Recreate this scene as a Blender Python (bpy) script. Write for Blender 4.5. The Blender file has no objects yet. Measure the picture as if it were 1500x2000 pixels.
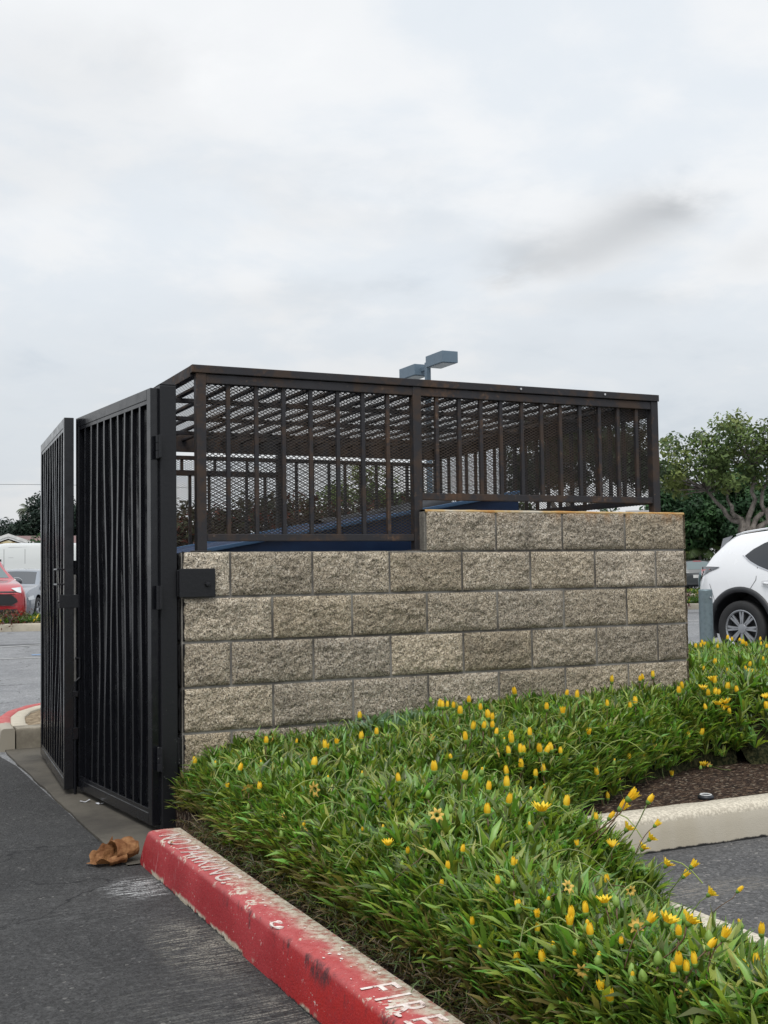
import bpy, bmesh, math, random
import numpy as np
from mathutils import Vector, Matrix, noise
R = math.radians
random.seed(7); rng = np.random.default_rng(11)
S = bpy.context.scene
COL = S.collection

# ------------------------------------------------------------------ camera
CAM = np.array([-1.67785, -5.15318, 1.13511])
YAW, PITCH, ROLL, FPX = 0.4465058, 0.0537692, -0.0148362, 2279.448
_f = np.array([math.sin(YAW)*math.cos(PITCH), math.cos(YAW)*math.cos(PITCH), math.sin(PITCH)])
_r0 = np.array([math.cos(YAW), -math.sin(YAW), 0]); _u0 = np.cross(_r0, _f)
_r = math.cos(ROLL)*_r0+math.sin(ROLL)*_u0; _u = -math.sin(ROLL)*_r0+math.cos(ROLL)*_u0
cd = bpy.data.cameras.new('camera'); cam = bpy.data.objects.new('camera', cd); COL.objects.link(cam)
cam.matrix_world = Matrix(((_r[0], _u[0], -_f[0], CAM[0]), (_r[1], _u[1], -_f[1], CAM[1]), (_r[2], _u[2], -_f[2], CAM[2]), (0, 0, 0, 1)))
cd.sensor_fit = 'VERTICAL'; cd.sensor_height = 36; cd.lens = FPX/2000*36; cd.clip_end = 2000; cd.clip_start = .05
S.camera = cam
def ray(u, v): return (u-750)/FPX*_r-(v-1000)/FPX*_u+_f
def at(u, v, D): return CAM+D*ray(u, v)           # photo direction + distance -> world point
def ground(u, D, z=0.): p = at(u, 1000, D); return np.array([p[0], p[1], z])

# ------------------------------------------------------------------ world, sun, exposure
W = bpy.data.worlds.new('World'); S.world = W; W.use_nodes = True
SUN_EL, SUN_AZ = R(58), R(215)                     # azimuth clockwise from +Y
def build_world():
    nt = W.node_tree; nt.nodes.clear()
    def n(t, **k):
        o = nt.nodes.new(t)
        for a, b in k.items(): setattr(o, a, b)
        return o
    def L(a, b): nt.links.new(a, b)
    def math_(op, a, b=None, c=None, clamp=False):
        o = n('ShaderNodeMath', operation=op, use_clamp=clamp)
        for i, x in enumerate((a, b, c)):
            if x is None: continue
            if isinstance(x, (int, float)): o.inputs[i].default_value = x
            else: L(x, o.inputs[i])
        return o.outputs[0]
    sky = n('ShaderNodeTexSky', sky_type='NISHITA', sun_disc=False)
    sky.sun_elevation = SUN_EL; sky.sun_rotation = SUN_AZ; sky.air_density = 1.2; sky.dust_density = 3
    tc = n('ShaderNodeTexCoord'); sp = n('ShaderNodeSeparateXYZ'); L(tc.outputs['Generated'], sp.inputs[0])
    x, y, z = sp.outputs
    den = math_('ADD', math_('MAXIMUM', z, 0.), .22)
    cb = n('ShaderNodeCombineXYZ'); L(math_('DIVIDE', x, den), cb.inputs[0]); L(math_('DIVIDE', y, den), cb.inputs[1])
    def noise_(scale, det, rough, dist=0., off=0.):
        mp = n('ShaderNodeMapping'); mp.inputs['Location'].default_value = (off, off*1.7, off*.3); L(cb.outputs[0], mp.inputs[0])
        o = n('ShaderNodeTexNoise'); o.inputs['Scale'].default_value = scale; o.inputs['Detail'].default_value = det
        o.inputs['Roughness'].default_value = rough; o.inputs['Distortion'].default_value = dist; L(mp.outputs[0], o.inputs[0]); return o.outputs[0]
    def ramp(fac, stops):
        o = n('ShaderNodeValToRGB'); L(fac, o.inputs[0]); e = o.color_ramp.elements
        while len(e) < len(stops): e.new(.5)
        for q, (p, c) in zip(e, stops): q.position = p; q.color = (*c, 1) if len(c) == 3 else c
        o.color_ramp.interpolation = 'EASE'
        return o.outputs[0]
    big = noise_(.9, 6, .52, .25, 3.1)
    fine = noise_(2.6, 8, .58, .3, 8.2)
    fine2 = noise_(5.5, 6, .55, .2, 1.7)
    m = math_('ADD', math_('MULTIPLY', big, .55), math_('ADD', math_('MULTIPLY', fine, .32), math_('MULTIPLY', fine2, .13)))
    # heavier grey banks with their own place in the sky
    def bank(u, v, su, sv, tilt, amt):
        d = ray(u, v); d = d/np.linalg.norm(d)
        side = np.cross(d, [0, 0, 1]); side /= np.linalg.norm(side); up = np.cross(side, d)
        a = math.cos(tilt)*side+math.sin(tilt)*up; b = -math.sin(tilt)*side+math.cos(tilt)*up
        def dot(vec):
            o = n('ShaderNodeVectorMath', operation='DOT_PRODUCT'); L(tc.outputs['Generated'], o.inputs[0]); o.inputs[1].default_value = tuple(vec); return o.outputs['Value']
        wob = math_('MULTIPLY', math_('SUBTRACT', fine2, .5), 2.8)
        p = math_('ADD', math_('DIVIDE', math_('SUBTRACT', dot(a), float(a@d)), su/FPX), wob)
        q = math_('ADD', math_('DIVIDE', math_('SUBTRACT', dot(b), float(b@d)), sv/FPX), wob)
        r2 = math_('ADD', math_('MULTIPLY', p, p), math_('MULTIPLY', q, q))
        g = math_('POWER', 2.718, math_('MULTIPLY', r2, -1.))
        fr = n('ShaderNodeVectorMath', operation='DOT_PRODUCT'); L(tc.outputs['Generated'], fr.inputs[0]); fr.inputs[1].default_value = tuple(d)
        return math_('MULTIPLY', math_('MULTIPLY', g, math_('GREATER_THAN', fr.outputs['Value'], .5)), amt)
    banks = None
    for b in ((1265, 418, 95, 48, .10, .56), (1130, 485, 120, 46, .08, .46), (1330, 405, 50, 38, 0, .30), (1010, 500, 60, 40, 0, .22), (620, 385, 420, 75, -.18, .16), (1170, 590, 160, 26, 0, .18),
              (560, 590, 160, 40, 0, .12), (120, 130, 190, 80, -.1, .16), (60, 330, 180, 120, 0, .12), (1490, 490, 70, 30, .1, .18), (300, 690, 600, 120, 0, .06), (1000, 690, 500, 70, 0, .05)):
        g = bank(*b); banks = g if banks is None else math_('ADD', banks, g)
    base = ramp(m, [(.34, (.66, .72, .785)), (.46, (.775, .82, .866)), (.55, (.87, .885, .90)), (.66, (.94, .945, .95))])
    mix = n('ShaderNodeMix', data_type='RGBA', clamp_factor=True); L(math_('MULTIPLY', banks, 1.), mix.inputs[0]); L(base, mix.inputs[6]); mix.inputs[7].default_value = (.44, .455, .47, 1)
    cl = mix.outputs[2]
    # overcast luminance: darker veil near the horizon, brighter overhead
    lum = n('ShaderNodeMapRange', interpolation_type='SMOOTHSTEP'); L(z, lum.inputs[0])
    for i, v in ((1, .46), (2, .98), (3, 1.), (4, 1.75)): lum.inputs[i].default_value = v
    hz = n('ShaderNodeMapRange', interpolation_type='SMOOTHSTEP'); L(z, hz.inputs[0])
    for i, v in ((1, .0), (2, .32), (3, .80), (4, 1.)): hz.inputs[i].default_value = v
    k = math_('MULTIPLY', math_('MULTIPLY', lum.outputs[0], hz.outputs[0]), 11.0)
    sc = n('ShaderNodeVectorMath', operation='SCALE'); L(cl, sc.inputs[0]); L(k, sc.inputs[3])
    fin = n('ShaderNodeMix', data_type='RGBA'); fin.inputs[0].default_value = .93; L(sky.outputs[0], fin.inputs[6]); L(sc.outputs[0], fin.inputs[7])
    bg = n('ShaderNodeBackground'); bg.inputs[1].default_value = .1; L(fin.outputs[2], bg.inputs[0])
    out = n('ShaderNodeOutputWorld'); L(bg.outputs[0], out.inputs[0])
build_world()
sd = bpy.data.lights.new('sun', 'SUN'); sd.energy = 1.7; sd.angle = R(24); sd.color = (1, .965, .91)
sun = bpy.data.objects.new('sun', sd); COL.objects.link(sun)
_sdir = Vector((math.sin(SUN_AZ)*math.cos(SUN_EL), math.cos(SUN_AZ)*math.cos(SUN_EL), math.sin(SUN_EL)))
sun.rotation_euler = _sdir.to_track_quat('Z', 'Y').to_euler(); sun.location = (0, 0, 30)
vs = S.view_settings; vs.view_transform = 'Standard'; vs.look = 'None'; vs.exposure = 0; vs.gamma = 1
S.cycles.max_bounces = 6; S.cycles.transparent_max_bounces = 12
try: S.cycles.use_denoising = True
except Exception: pass

# ------------------------------------------------------------------ material helper
class Mt:
    """small node DSL: one Principled material"""
    def __init__(s, name, col=(.5, .5, .5), rough=.6, metal=0., spec=.5, coat=0.):
        s.m = bpy.data.materials.new(name); s.m.use_nodes = True; s.nt = s.m.node_tree
        s.b = s.nt.nodes['Principled BSDF']; s.out = s.nt.nodes['Material Output']
        s.set('Base Color', col); s.set('Roughness', rough); s.set('Metallic', metal); s.set('Specular IOR Level', spec)
        if coat: s.set('Coat Weight', coat); s.set('Coat Roughness', .04)
        s.tc = s.nt.nodes.new('ShaderNodeTexCoord'); s.P = s.tc.outputs['Object']
    def lk(s, a, i): s.nt.links.new(a, i)
    def set(s, inp, v):
        i = s.b.inputs[inp] if isinstance(inp, str) else inp
        if isinstance(v, tuple): i.default_value = (*v, 1) if len(v) == 3 else v
        elif isinstance(v, (int, float)): i.default_value = v
        else: s.lk(v, i)
    def n(s, t, **k):
        o = s.nt.nodes.new(t)
        for a, b in k.items(): setattr(o, a, b)
        return o
    def vec(s, scale=(1, 1, 1), loc=(0, 0, 0), rot=(0, 0, 0)):
        o = s.n('ShaderNodeMapping'); o.inputs['Scale'].default_value = scale; o.inputs['Location'].default_value = loc; o.inputs['Rotation'].default_value = rot
        s.lk(s.P, o.inputs[0]); return o.outputs[0]
    def noise(s, scale=5, det=4, rough=.55, vec=None, dist=0., color=False):
        o = s.n('ShaderNodeTexNoise'); o.inputs['Scale'].default_value = scale; o.inputs['Detail'].default_value = det; o.inputs['Roughness'].default_value = rough; o.inputs['Distortion'].default_value = dist
        s.lk(vec if vec is not None else s.P, o.inputs[0]); return o.outputs[1 if color else 0]
    def voro(s, scale=5, vec=None, feature='F1', out='Distance', rand=1.):
        o = s.n('ShaderNodeTexVoronoi', feature=feature); o.inputs['Scale'].default_value = scale; o.inputs['Randomness'].default_value = rand
        s.lk(vec if vec is not None else s.P, o.inputs[0]); return o.outputs[out]
    def math(s, op, a, b=None, c=None, clamp=False):
        o = s.n('ShaderNodeMath', operation=op, use_clamp=clamp)
        for i, x in enumerate((a, b, c)):
            if x is None: continue
            if isinstance(x, (int, float)): o.inputs[i].default_value = x
            else: s.lk(x, o.inputs[i])
        return o.outputs[0]
    def rng(s, v, a, b, c=0., d=1., smooth=True):
        o = s.n('ShaderNodeMapRange', interpolation_type='SMOOTHSTEP' if smooth else 'LINEAR'); s.lk(v, o.inputs[0])
        for i, q in ((1, a), (2, b), (3, c), (4, d)): o.inputs[i].default_value = q
        return o.outputs[0]
    def mix(s, fac, a, b, mode='MIX'):
        o = s.n('ShaderNodeMix', data_type='RGBA', blend_type=mode, clamp_factor=True)
        for i, x in ((0, fac), (6, a), (7, b)):
            if isinstance(x, tuple): o.inputs[i].default_value = (*x, 1)
            elif isinstance(x, (int, float)): o.inputs[i].default_value = x
            else: s.lk(x, o.inputs[i])
        return o.outputs[2]
    def ramp(s, fac, stops, interp='LINEAR'):
        o = s.n('ShaderNodeValToRGB'); s.lk(fac, o.inputs[0]); e = o.color_ramp.elements; o.color_ramp.interpolation = interp
        while len(e) < len(stops): e.new(.5)
        for q, (p, c) in zip(e, stops): q.position = p; q.color = (*c, 1)
        return o.outputs[0]
    def sep(s, v=None):
        o = s.n('ShaderNodeSeparateXYZ'); s.lk(v if v is not None else s.P, o.inputs[0]); return o.outputs
    def attr(s, name, fac=False):
        o = s.n('ShaderNodeAttribute'); o.attribute_name = name; return o.outputs['Fac' if fac else 'Color']
    def bump(s, h, strength=.3, dist=.01):
        o = s.n('ShaderNodeBump'); o.inputs['Strength'].default_value = strength; o.inputs['Distance'].default_value = dist; s.lk(h, o.inputs['Height']); s.lk(o.outputs[0], s.b.inputs['Normal'])
    def translucent(s, col, w):
        t = s.n('ShaderNodeBsdfTranslucent'); mx = s.n('ShaderNodeMixShader'); mx.inputs[0].default_value = w
        if isinstance(col, tuple): t.inputs[0].default_value = (*col, 1)
        else: s.lk(col, t.inputs[0])
        s.lk(s.b.outputs[0], mx.inputs[1]); s.lk(t.outputs[0], mx.inputs[2]); s.lk(mx.outputs[0], s.out.inputs[0])
    def alpha(s, fac): s.lk(fac, s.b.inputs['Alpha'])

def simple(name, col, rough=.5, metal=0., spec=.5, coat=0., var=.12, vs=6, bump=0., bs=200):
    m = Mt(name, col, rough, metal, spec, coat)
    a = tuple(c*(1-var) for c in col); b = tuple(min(1, c*(1+var)) for c in col)
    m.set('Base Color', m.ramp(m.noise(vs, 5), [(.3, a), (.7, b)]))
    if bump: m.bump(m.noise(bs, 3), bump, .004)
    return m.m

# ------------------------------------------------------------------ mesh helpers
def tag(o, label=None, cat=None, group=None, kind=None):
    if label: o['label'] = label
    if cat: o['category'] = cat
    if group: o['group'] = group
    if kind: o['kind'] = kind
    return o
def empty(name, loc=(0, 0, 0), rz=0., label=None, cat=None, group=None):
    o = bpy.data.objects.new(name, None); COL.objects.link(o); o.location = tuple(loc); o.rotation_euler = (0, 0, rz); o.empty_display_size = .1
    return tag(o, label, cat, group)
def link(name, me, mat=None, parent=None, smooth=False):
    o = bpy.data.objects.new(name, me); COL.objects.link(o)
    if mat is not None:
        for m in (mat if isinstance(mat, (list, tuple)) else [mat]): me.materials.append(m)
    if parent is not None: o.parent = parent
    if smooth: me.polygons.foreach_set('use_smooth', [True]*len(me.polygons))
    return o
def np_mesh(name, V, F, k=4):
    """V (n,3), F (m,k) int"""
    me = bpy.data.meshes.new(name); V = np.asarray(V, np.float32); F = np.asarray(F, np.int32)
    me.vertices.add(len(V)); me.vertices.foreach_set('co', V.ravel())
    me.loops.add(F.size); me.loops.foreach_set('vertex_index', F.ravel())
    me.polygons.add(len(F)); me.polygons.foreach_set('loop_start', np.arange(0, F.size, k, dtype=np.int32))
    me.update(calc_edges=True); me.validate()
    return me
def col_attr(me, name, cols):
    a = me.color_attributes.new(name, 'FLOAT_COLOR', 'POINT'); c = np.ones((len(me.vertices), 4), np.float32); c[:, :3] = cols
    a.data.foreach_set('color', c.ravel())
class MB:
    def __init__(s): s.v = []; s.f = []
    def quadgrid(s, P):
        """P: (n,m,3) array"""
        P = np.asarray(P, float); n, m = P.shape[:2]; b = len(s.v); s.v += [tuple(p) for p in P.reshape(-1, 3)]
        for i in range(n-1):
            for j in range(m-1): s.f.append((b+i*m+j, b+(i+1)*m+j, b+(i+1)*m+j+1, b+i*m+j+1))
        return s
    def poly(s, pts):
        b = len(s.v); s.v += [tuple(p) for p in pts]; s.f.append(tuple(range(b, b+len(pts)))); return s
    def box(s, a, b_, M=None):
        (x0, y0, z0), (x1, y1, z1) = a, b_; b = len(s.v)
        P = [(x0, y0, z0), (x1, y0, z0), (x1, y1, z0), (x0, y1, z0), (x0, y0, z1), (x1, y0, z1), (x1, y1, z1), (x0, y1, z1)]
        if M is not None: P = [tuple(M @ Vector(p)) for p in P]
        s.v += P; s.f += [tuple(b+i for i in q) for q in ((0, 3, 2, 1), (4, 5, 6, 7), (0, 1, 5, 4), (1, 2, 6, 5), (2, 3, 7, 6), (3, 0, 4, 7))]; return s
    def prism(s, pts, axis, a, b_):
        """extrude 2D polygon along axis: pts in the other two axes (cyclic order)"""
        ax = {'x': (1, 2, 0), 'y': (0, 2, 1), 'z': (0, 1, 2)}[axis]; n = len(pts); b = len(s.v)
        for h in (a, b_):
            for p in pts:
                q = [0, 0, 0]; q[ax[0]], q[ax[1]], q[ax[2]] = p[0], p[1], h; s.v.append(tuple(q))
        s.f.append(tuple(range(b, b+n))[::-1]); s.f.append(tuple(range(b+n, b+2*n)))
        for i in range(n): j = (i+1) % n; s.f.append((b+i, b+j, b+n+j, b+n+i))
        return s
    def tube(s, pts, rad, seg=8, cap=True):
        pts = [Vector(p) for p in pts]; n = len(pts); b = len(s.v)
        rad = [rad]*n if isinstance(rad, (int, float)) else rad
        up = None
        for i, p in enumerate(pts):
            t = (pts[min(i+1, n-1)]-pts[max(i-1, 0)]).normalized()
            if up is None: up = t.orthogonal().normalized()
            up = (up-t*up.dot(t)); up = up.normalized() if up.length > 1e-6 else t.orthogonal().normalized(); w = t.cross(up)
            for k in range(seg):
                a = 2*math.pi*(k+.5)/seg; s.v.append(tuple(p+(up*math.cos(a)+w*math.sin(a))*rad[i]))
        for i in range(n-1):
            for k in range(seg): l = (k+1) % seg; s.f.append((b+i*seg+k, b+i*seg+l, b+(i+1)*seg+l, b+(i+1)*seg+k))
        if cap: s.f.append(tuple(range(b, b+seg))[::-1]); s.f.append(tuple(range(b+(n-1)*seg, b+n*seg)))
        return s
    def lathe(s, prof, seg=24, M=None, axis='z'):
        b = len(s.v); n = len(prof)
        for r, h in prof:
            for k in range(seg):
                a = 2*math.pi*k/seg; p = (r*math.cos(a), r*math.sin(a), h)
                if axis == 'y': p = (p[0], p[2], p[1])
                s.v.append(tuple(M @ Vector(p)) if M is not None else p)
        for i in range(n-1):
            for k in range(seg): l = (k+1) % seg; s.f.append((b+i*seg+k, b+i*seg+l, b+(i+1)*seg+l, b+(i+1)*seg+k))
        return s
    def build(s, name, mat, parent=None, bevel=0., smooth=False, M=None, fixn=True):
        me = bpy.data.meshes.new(name); me.from_pydata(s.v, [], s.f); me.update()
        if bevel or fixn or M is not None:
            bm = bmesh.new(); bm.from_mesh(me)
            if M is not None: bm.transform(M)
            if fixn: bmesh.ops.recalc_face_normals(bm, faces=bm.faces)
            if bevel:
                ed = [e for e in bm.edges if len(e.link_faces) == 2 and e.calc_face_angle(0) > .5]
                bmesh.ops.bevel(bm, geom=ed, offset=bevel, segments=2, profile=.6, affect='EDGES', clamp_overlap=True)
            bm.to_mesh(me); bm.free()
        return link(name, me, mat, parent, smooth)
def fbm(p, sc, octv=3, seed=0.):
    v = 0; a = 1; t = 0
    for _ in range(octv): v += a*noise.noise((p[0]*sc+seed, p[1]*sc+seed*1.3, p[2]*sc-seed)); t += a; a *= .5; sc *= 2.1
    return v/t

# ------------------------------------------------------------------ ground materials
def asphalt(name, dark, light, speck, speck_amt, crack=True, smear=None):
    m = Mt(name, dark, .85, spec=.3)
    big = m.noise(.55, 5, .6); mid = m.noise(3.2, 6, .65)
    c = m.mix(m.rng(big, .35, .68), dark, light)
    c = m.mix(m.rng(mid, .42, .75, 0, .55), c, tuple(x*1.45 for x in light))
    agg = m.noise(160, 2, .6); grit = m.voro(95, out='Color')
    c = m.mix(m.rng(agg, .52, .72, 0, .6), c, tuple(x*.4 for x in dark)); c = m.mix(m.rng(m.noise(48, 4, .7), .54, .74, 0, .7), c, tuple(x*1.9 for x in light))
    g = m.sep(grit)[0]; st_ = m.n('ShaderNodeVectorMath', operation='SCALE'); m.lk(c, st_.inputs[0]); m.lk(m.rng(m.sep(grit)[1], 0, 1, .7, 1.4, False), st_.inputs[3]); c = st_.outputs[0]
    c = m.mix(m.math('MULTIPLY', m.rng(g, 1-speck_amt, 1-speck_amt+.03), m.rng(mid, .38, .6)), c, speck)
    if crack:
        vv = m.n('ShaderNodeVectorMath', operation='ADD'); m.lk(m.P, vv.inputs[0]); nz = m.n('ShaderNodeVectorMath', operation='SCALE'); m.lk(m.noise(2.2, 4, color=True), nz.inputs[0]); nz.inputs[3].default_value = .5; m.lk(nz.outputs[0], vv.inputs[1])
        ed = m.voro(.75, vv.outputs[0], 'DISTANCE_TO_EDGE')
        c = m.mix(m.math('MULTIPLY', m.rng(ed, .0, .007, 1, 0), m.rng(big, .40, .52)), c, (.012, .012, .013))
    if smear:
        for (sx, sy, rx, ry, col, thr) in smear:
            q = m.sep(); dx = m.math('DIVIDE', m.math('SUBTRACT', q[0], sx), rx); dy = m.math('DIVIDE', m.math('SUBTRACT', q[1], sy), ry)
            r2 = m.math('ADD', m.math('MULTIPLY', dx, dx), m.math('MULTIPLY', dy, dy))
            st = m.noise(9, 6, .7, m.vec((1, 9, 1), rot=(0, 0, .12)))
            k = m.math('MULTIPLY', m.rng(r2, 0, 1, 1, 0), m.rng(st, thr, thr+.16))
            k = m.math('MULTIPLY', k, m.rng(agg, .35, .6))
            c = m.mix(k, c, col)
    m.set('Base Color', c); m.set('Roughness', m.rng(mid, .3, .7, .72, .95))
    m.bump(m.math('ADD', m.math('ADD', m.math('MULTIPLY', agg, .6), m.math('MULTIPLY', m.voro(110), .8)), m.math('MULTIPLY', mid, 2.0)), .8, .006)
    return m.m
M_lot = asphalt('lot_asphalt', (.155, .158, .165), (.20, .203, .208), (.4, .4, .4), .05)
M_drive = asphalt('sealed_asphalt', (.025, .025, .0255), (.043, .043, .043), (.17, .165, .155), .022,
                  smear=[(-.64, -.86, .16, .2, (.55, .56, .56), .45), (-.64, -1.62, .16, .42, (.25, .235, .20), .44), (-.75, -2.2, .35, .5, (.11, .108, .10), .46), (-1.3, -1.0, .7, .35, (.085, .085, .084), .47), (-.75, -1.2, .3, .3, (.12, .12, .12), .52), (-1.0, .3, .25, .25, (.3, .3, .3), .58), (-.62, -2.35, .12, .3, (.2, .185, .16), .47), (-.9, .0, .4, .1, (.2, .2, .2), .55)])
M_stall = asphalt('stall_asphalt', (.058, .058, .061), (.092, .091, .090), (.22, .21, .20), .05, crack=False,
                  smear=[(1.0, -1.85, .7, .12, (.22, .2, .17), .45)])
def concrete(name, col, stain, amt=.5, sc=1.):
    m = Mt(name, col, .85, spec=.25)
    a = m.noise(1.6*sc, 6, .65); b = m.noise(14*sc, 5, .6); f = m.noise(230, 2)
    c = m.mix(m.rng(a, .38, .7, 0, amt), col, stain)
    c = m.mix(m.rng(b, .5, .78, 0, .5), c, tuple(x*.62 for x in col))
    c = m.mix(m.rng(f, .55, .75, 0, .35), c, tuple(x*.5 for x in col))
    m.set('Base Color', c); m.bump(m.math('ADD', f, m.math('MULTIPLY', b, 1.5)), .35, .004); return m
M_conc = concrete('weathered_concrete', (.105, .095, .078), (.045, .041, .036), .95).m
_m = concrete('kerb_concrete', (.47, .43, .35), (.36, .32, .25), .6)
M_kerbc = _m.m

# ------------------------------------------------------------------ setting: ground sheets
def sheet(name, poly, z, mat, kind='structure'):
    o = MB().poly([(x, y, z) for x, y in poly]).build(name, mat, fixn=False); tag(o, kind=kind); return o
sheet('ground', [(-700, -700), (900, -700), (900, 900), (-700, 900)], 0., M_lot)
sheet('driveway_asphalt', [(-.535, -40), (-.535, -.5), (-.60, -.48), (-.62, 2.3), (-.68, 3.0), (-1.2, 5.2), (-6, 9), (-40, 9), (-40, -40)], .008, M_drive)
sheet('stall_asphalt', [(.6, -40), (40, -40), (40, -1.3), (.6, -1.3)], .008, M_stall)
# concrete apron under the gates, with a ragged front edge
def apron():
    ed = [(-.60+.018*fbm((0, y*1., 0), 3, 3, 2), y) for y in np.linspace(-.52, 3.0, 60)]
    mb = MB(); pts = [(x, y) for x, y in ed]+[(2.6, 3.0), (2.6, -.0), (-.3, -.0), (-.3, -.52)]
    mb.poly([(x, y, .014) for x, y in pts])
    n = len(ed)
    for i in range(n-1):
        a, b = ed[i], ed[i+1]; mb.poly([(a[0], a[1], .002), (b[0], b[1], .002), (b[0], b[1], .014), (a[0], a[1], .014)])
    tag(mb.build('concrete_apron', M_conc, fixn=False), kind='structure')
apron()

# ------------------------------------------------------------------ the masonry wall
BM, BH, TOPZ = .4064, .2032, 1.25
m = Mt('split_face_block', (.4, .35, .28), .9, spec=.2)
spk = m.noise(210, 4, .72); spk2 = m.voro(190, out='Color'); cl = m.noise(2.3, 5, .6); rowt = m.attr('tint')
c = m.ramp(spk, [(.33, (.055, .045, .033)), (.43, (.17, .142, .105)), (.53, (.39, .33, .245)), (.67, (.61, .53, .41))])
c = m.mix(m.rng(m.sep(spk2)[0], .82, .88, 0, .6), c, (.66, .60, .49))
c = m.mix(m.rng(m.sep(spk2)[1], .84, .88, 0, .75), c, (.045, .040, .034))
c = m.mix(1., c, rowt, 'MULTIPLY')
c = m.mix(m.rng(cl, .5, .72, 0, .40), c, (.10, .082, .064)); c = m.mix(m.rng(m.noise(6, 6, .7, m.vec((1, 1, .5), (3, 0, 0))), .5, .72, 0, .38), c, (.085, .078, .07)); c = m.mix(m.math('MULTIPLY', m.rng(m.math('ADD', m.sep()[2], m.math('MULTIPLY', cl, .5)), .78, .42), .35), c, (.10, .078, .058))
q = m.sep()
rust = m.math('MULTIPLY', m.rng(q[2], 1.37, 1.455), m.math('MULTIPLY', m.rng(m.noise(5, 5, .7, m.vec((1, 1, .35))), .42, .62), m.rng(q[0], .9, 2.4, .25, 1.)))
c = m.mix(m.math('MULTIPLY', rust, .75), c, (.36, .17, .045))
blk = m.rng(m.math('SUBTRACT', m.math('ADD', q[0], m.math('MULTIPLY', m.math('SUBTRACT', m.noise(9, 5, .6), .5), .055)), -.218), -.004, .004, 1, 0)
c = m.mix(blk, c, (.012, .012, .013))
m.set('Base Color', c); m.bump(m.math('ADD', m.noise(240, 2), m.math('MULTIPLY', spk, 1.4)), .65, .006)
M_block = m.m
m = Mt('mortar', (.3, .28, .25), .95, spec=.15)
m.set('Base Color', m.mix(m.rng(m.noise(3, 4), .4, .62), (.30, .285, .26), (.12, .11, .098))); m.bump(m.noise(300, 2), .5, .003); M_mortar = m.m
m = Mt('grey_block', (.3, .29, .26), .9, spec=.2)
br = m.n('ShaderNodeTexBrick'); m.lk(m.vec((1, 1, 1)), br.inputs[0])
c = m.mix(m.rng(m.noise(90, 3), .4, .65), (.20, .19, .17), (.34, .32, .28)); c = m.mix(m.rng(m.noise(2, 4), .45, .7, 0, .6), c, (.10, .09, .08))
m.set('Base Color', c); m.bump(m.noise(160, 3), .5, .006); M_grey = m.m
m = Mt('cap_mortar', (.5, .4, .25), .9, spec=.2)
m.set('Base Color', m.ramp(m.math('ADD', m.math('MULTIPLY', m.noise(4, 5, .65), .8), m.math('MULTIPLY', m.sep()[0], .05)), [(.38, (.50, .46, .38)), (.50, (.48, .33, .15)), (.62, (.40, .17, .04))])); m.bump(m.noise(120, 3), .4, .004); M_cap = m.m

wall = empty('block_wall', (1.2, .07, 0), 0, 'stepped tan split-face block wall with rusty stained cap behind the yellow flower bed', 'wall')
def wallpart(o): o.matrix_parent_inverse = wall.matrix_basis.inverted() if False else Matrix.Translation(-Vector(wall.location)); return o
def block_face(x0, x1, z0, z1, tint, V, F, T, seed):
    res = .0048; nx = max(4, int((x1-x0)/res)); nz = int((z1-z0)/res)
    xs = np.linspace(x0, x1, nx+1); zs = np.linspace(z0, z1, nz+1); b = len(V)
    tilt = random.uniform(-.006, .006); tz = random.uniform(-.004, .004)
    for i, x in enumerate(xs):
        for k, z in enumerate(zs):
            e = min(x-x0, x1-x, z-z0, z1-z)
            p = (x, 0, z)
            d = .012*fbm(p, 9, 2, seed)+.009*fbm(p, 38, 2, seed+3)+.005*noise.noise((x*150, seed, z*150))
            edge = 1-math.exp(-e/(.008+.006*max(0, 1+1.5*fbm(p, 18, 1, seed+20)))) if e > 0 else 0
            g = fbm(p, 55, 2, seed+9)
            y = -(.004+(.012+d+tilt*(x-x0)/.4+tz*(z-z0)/.2)*edge)+(.004*max(0, g) if e < .012 else 0)
            V.append((x, y, z))
            T.append(tint)
    m_ = nz+1
    for i in range(nx):
        for k in range(nz): F.append((b+i*m_+k, b+(i+1)*m_+k, b+(i+1)*m_+k+1, b+i*m_+k+1))
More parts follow.
